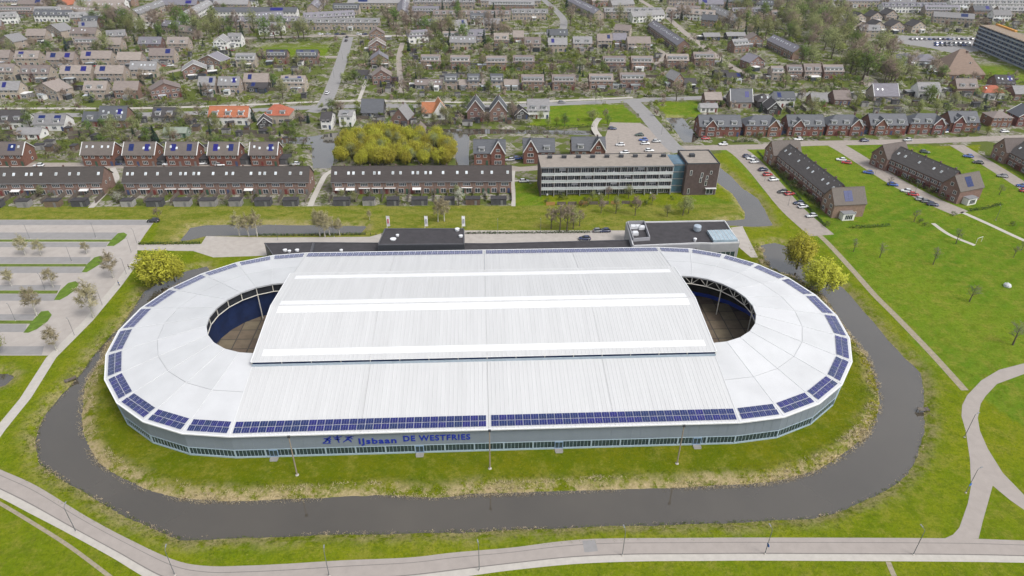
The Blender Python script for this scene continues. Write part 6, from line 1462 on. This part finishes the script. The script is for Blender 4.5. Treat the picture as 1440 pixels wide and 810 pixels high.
for x, y in ((42,336),(135,334),(101,368),(64,408),(22,451),(105,472),(144,429),(178,386),(185,356),(193,343)): lamp(x, y, R_(140), 'in the left car park', .78)
for x, y in ((391,338),(470,333),(700,330),(760,329),(1075,255),(1108,290),(1230,246),(1285,276),(868,206),(930,190),(560,150),(700,146),(838,143),(960,137),(1060,134),(1180,131),(300,156),(120,160),(470,110),(482,84),(1400,310)): lamp(x, y, R_(90), 'behind the hall', .8)
for x, y, lab in ((418,668,'tall timber floodlight mast left of the blue lettering'),(689,659,'tall timber floodlight mast at the middle of the front wall'),(952,652,'tall timber floodlight mast at the right front wall')):
    p = G(x, y); o = empty('floodlight_mast', (p.x, p.y, -.05), 0, lab, 'mast', 'floodlight masts')
    MB().path([Vector((0, 0, 0)), Vector((0, 0, 11.3))], [.16, .11], 10).build('pole', MASTP, o); MB().lathe([(.4, 0), (.4, .15), (.2, .3)], 10).build('foot', CONC, o)
    MB().box(-.28, .28, -.12, .2, 11.0, 11.5).build('floodlight', DARKM, o); MB().box(-.24, .24, .2, .23, 11.05, 11.45).build('lens', HL, o)
FLAGC = [M('flag_white_red', (.62, .60, .60), .8, .05, 1), M('flag_white', (.68, .68, .68), .8, .05, 1)]
for i, (x, y) in enumerate(((545, 326), (598, 326), (650, 326))):
    p = G(x, y); o = empty('banner_flag', (p.x, p.y, 0), 0, ('white banner flag with red print, leftmost of three behind the hall', 'plain white banner flag, middle of three behind the hall', 'white banner flag with grey print, rightmost of three')[i], 'flag', 'banner flags')
    MB().tube((0, 0, 0), (0, 0, 6.4), .06, .045, 8).build('pole', FRAME, o); MB().box(-.03, 1.15, -.02, .02, 6.2, 6.26).build('arm', FRAME, o)
    m = MB(); nn_ = 8
    for k in range(nn_+1):
        z = 6.2-k*4.0/nn_; yv = .1*math.sin(k*.9+i); m.v += [(.05, yv*.3, z), (.6, yv, z-.03), (1.13, yv*1.3, z)]
    for k in range(nn_):
        for c in (0, 1): m.f.append((k*3+c, k*3+c+1, (k+1)*3+c+1, (k+1)*3+c)); m.m.append(0)
    fl_ = m.build('cloth', FLAGC[min(i, 1)], o)
    MB().box(.3, .85, -.2, -.19, 3.4, 5.2).build('print', [M('flag_print_red', (.42, .10, .12), .8, .1, 2), M('flag_print_grey', (.33, .34, .36), .8, .1, 2)][0 if i == 0 else 1], o)
bol = MB().lathe([(.09, 0), (.09, .85), (.07, .95)], 8).mesh('bollard', M('bollard_dark', (.07, .06, .05), .85, .15, 2))
for i in range(34):
    x = 398+i*7.7; o = link('bollard', bol, None, G(x, 331.8-(x-398)*.010)); setp(o, None, 'bollard', 'bollards along the ditch'); LABELQ.append((o, 'dark post', 'in the bollard row'))
# boulder, goal, jetties, bench
p = G(1416, 403); m = MB(); r = random.Random(2); m.lathe([(.9, 0), (1.15, .4), (.95, .9), (.5, 1.25), (.15, 1.35)], 10); m.v = [(x*r.uniform(.85, 1.15), y*r.uniform(.85, 1.15), z*r.uniform(.92, 1.08)) for x, y, z in m.v]
setp(m.build('boulder', M('boulder_pale', (.52, .53, .54), .85, .15, 1.5, .3), None, (p.x, p.y, -.05)), 'pale boulder lying alone on the right hand lawn', 'boulder')
p = G(1376, 341); o = empty('goal', (p.x, p.y, 0), R_(25), 'small white football goal on the lawn', 'goal')
for nm, a, b in (('post', (-1.5, 0, 0), (-1.5, 0, 2)), ('post', (1.5, 0, 0), (1.5, 0, 2)), ('crossbar', (-1.5, 0, 2), (1.5, 0, 2))): MB().tube(a, b, .07, .07, 8).build(nm, FRAME, o)
for x, y, an, lab in ((1299, 575, 0, 'small wooden jetty on the right moat bank'), (99, 533, 40, 'small wooden jetty on the left moat bank')):
    p = G(x, y); o = empty('jetty', (p.x, p.y, -.5), R_(an), lab, 'jetty')
    for k in range(7): MB().box(-1.4+k*.4, -1.04+k*.4, -.6, .6, .42, .5).build('plank', FENCE, o)
    for sx in (-1.2, 1.2):
        for sy in (-.5, .5): MB().tube((sx, sy, -1), (sx, sy, .75), .08, .08, 8).build('post', FENCE, o)
# walkers on the car park path
SKIN = M('skin', (.45, .28, .2), .6, .05, 5)
def person(px_, py_, ang, top, legs_, label):
    p = G(px_, py_); o = empty('person', (p.x, p.y, .03), ang, label, 'person')
    V = [((0,0,.95),.14),((0,0,1.18),.145),((0,0,1.38),.15),((0,0,1.5),.06),((0,0,1.56),.06),((0,.02,1.66),.10),((0,.02,1.76),.075),
         ((-.10,0,.92),.10),((-.11,.10,.5),.065),((-.11,.02,.1),.045),((-.11,.16,.04),.04),((.10,0,.92),.10),((.11,-.12,.5),.065),((.11,-.26,.12),.045),((.11,-.13,.04),.04),
         ((-.19,0,1.40),.065),((-.25,-.06,1.13),.05),((-.25,.06,.90),.035),((-.25,.09,.80),.035),((.19,0,1.40),.065),((.25,.06,1.13),.05),((.25,.16,.92),.035),((.25,.2,.83),.035)]
    E_ = [(0,1),(1,2),(2,3),(3,4),(4,5),(5,6),(0,7),(7,8),(8,9),(9,10),(0,11),(11,12),(12,13),(13,14),(2,15),(15,16),(16,17),(17,18),(2,19),(19,20),(20,21),(21,22)]
    me_ = bpy.data.meshes.new('body'); me_.from_pydata([v for v, _ in V], E_, []); tmp = bpy.data.objects.new('t', me_); COL.objects.link(tmp)
    sk = tmp.modifiers.new('s', 'SKIN'); sd = tmp.modifiers.new('d', 'SUBSURF'); sd.levels = 1; sd.render_levels = 1
    for i, (_, r_) in enumerate(V): me_.skin_vertices[0].data[i].radius = (r_, r_)
    me_.skin_vertices[0].data[0].use_root = True
    dg = bpy.context.evaluated_depsgraph_get(); dg.update(); em = bpy.data.meshes.new_from_object(tmp.evaluated_get(dg)); bpy.data.objects.remove(tmp)
    em.materials.clear()
    for mt in (top, legs_, SKIN): em.materials.append(mt)
    for f in em.polygons:
        c = f.center; f.material_index = 2 if (c.z > 1.5 or (c.z < .9 and abs(c.x) > .2)) else 0 if c.z > .95 else 1
        f.use_smooth = True
    link('body', em, o); MB().lathe([(.03, 1.88), (.09, 1.85), (.118, 1.77), (.112, 1.68)][::-1], 12, (0, .0)).build('hair', M('hair_dark', (.03, .02, .015), .8, .2, 5), o)
    return o
CL = [M('coat_dark', (.02, .02, .025), .9, .1, 3), M('coat_blue', (.05, .10, .22), .9, .1, 3), M('trousers_dark', (.025, .028, .035), .9, .1, 3), M('coat_grey', (.14, .14, .15), .9, .1, 3)]
person(192.5, 366, 2.2, CL[0], CL[2], 'walker in black coat on the path beside the willow, left of a pair'); person(194.5, 364, 2.2, CL[3], CL[2], 'walker in grey coat on the path beside the willow, right of a pair')
person(182, 379, 2.4, CL[0], CL[2], 'lone walker in black beside the car park lamp'); person(168, 402, 2.4, CL[1], CL[2], 'walker in blue jacket nearest the moat on the footpath')
# ---------------------------------------------------------------- labels: numbered from the left within each place
ORD = ['', 'first', 'second', 'third', 'fourth', 'fifth', 'sixth', 'seventh', 'eighth', 'ninth', 'tenth', 'eleventh', 'twelfth']
def ordn(n):
    if n < len(ORD): return ORD[n]
    return f"{n}{'th' if 10 <= n % 100 <= 20 else {1: 'st', 2: 'nd', 3: 'rd'}.get(n % 10, 'th')}"
grp = {}
for o, d, a in LABELQ: grp.setdefault((d, a), []).append(o)
for (d, a), os_ in grp.items():
    os_.sort(key=lambda q: PX(q.location)[0])
    for i, q in enumerate(os_):
        if len(os_) == 1: q['label'] = f"{d} {a}"
        elif i == len(os_)-1: q['label'] = f"{d} {a}, rightmost such"
        elif i == 0: q['label'] = f"{d} {a}, leftmost such"
        else: q['label'] = f"{d} {a}, {ordn(i+1)} from left"
        if 'group' not in q: q['group'] = f"{q['category']}s {a}"

# ---------------------------------------------------------------- air
hz = MB().box(-1600, 1600, -230, 1500, -4, 116).build('haze', None) if False else None
def haze(density):
    m = bpy.data.materials.new('haze_air'); m.use_nodes = True; t = m.node_tree; t.nodes.clear(); o = t.nodes.new('ShaderNodeOutputMaterial'); v = t.nodes.new('ShaderNodeVolumePrincipled')
    v.inputs['Color'].default_value = (.86, .90, .95, 1); v.inputs['Density'].default_value = density; v.inputs['Anisotropy'].default_value = .2; t.links.new(v.outputs[0], o.inputs['Volume'])
    setp(MB().box(-1700, 1700, -260, 1700, -4, 118).build('haze', m), 'thin pale haze over the whole site', None, None, 'stuff')
haze(.00006)
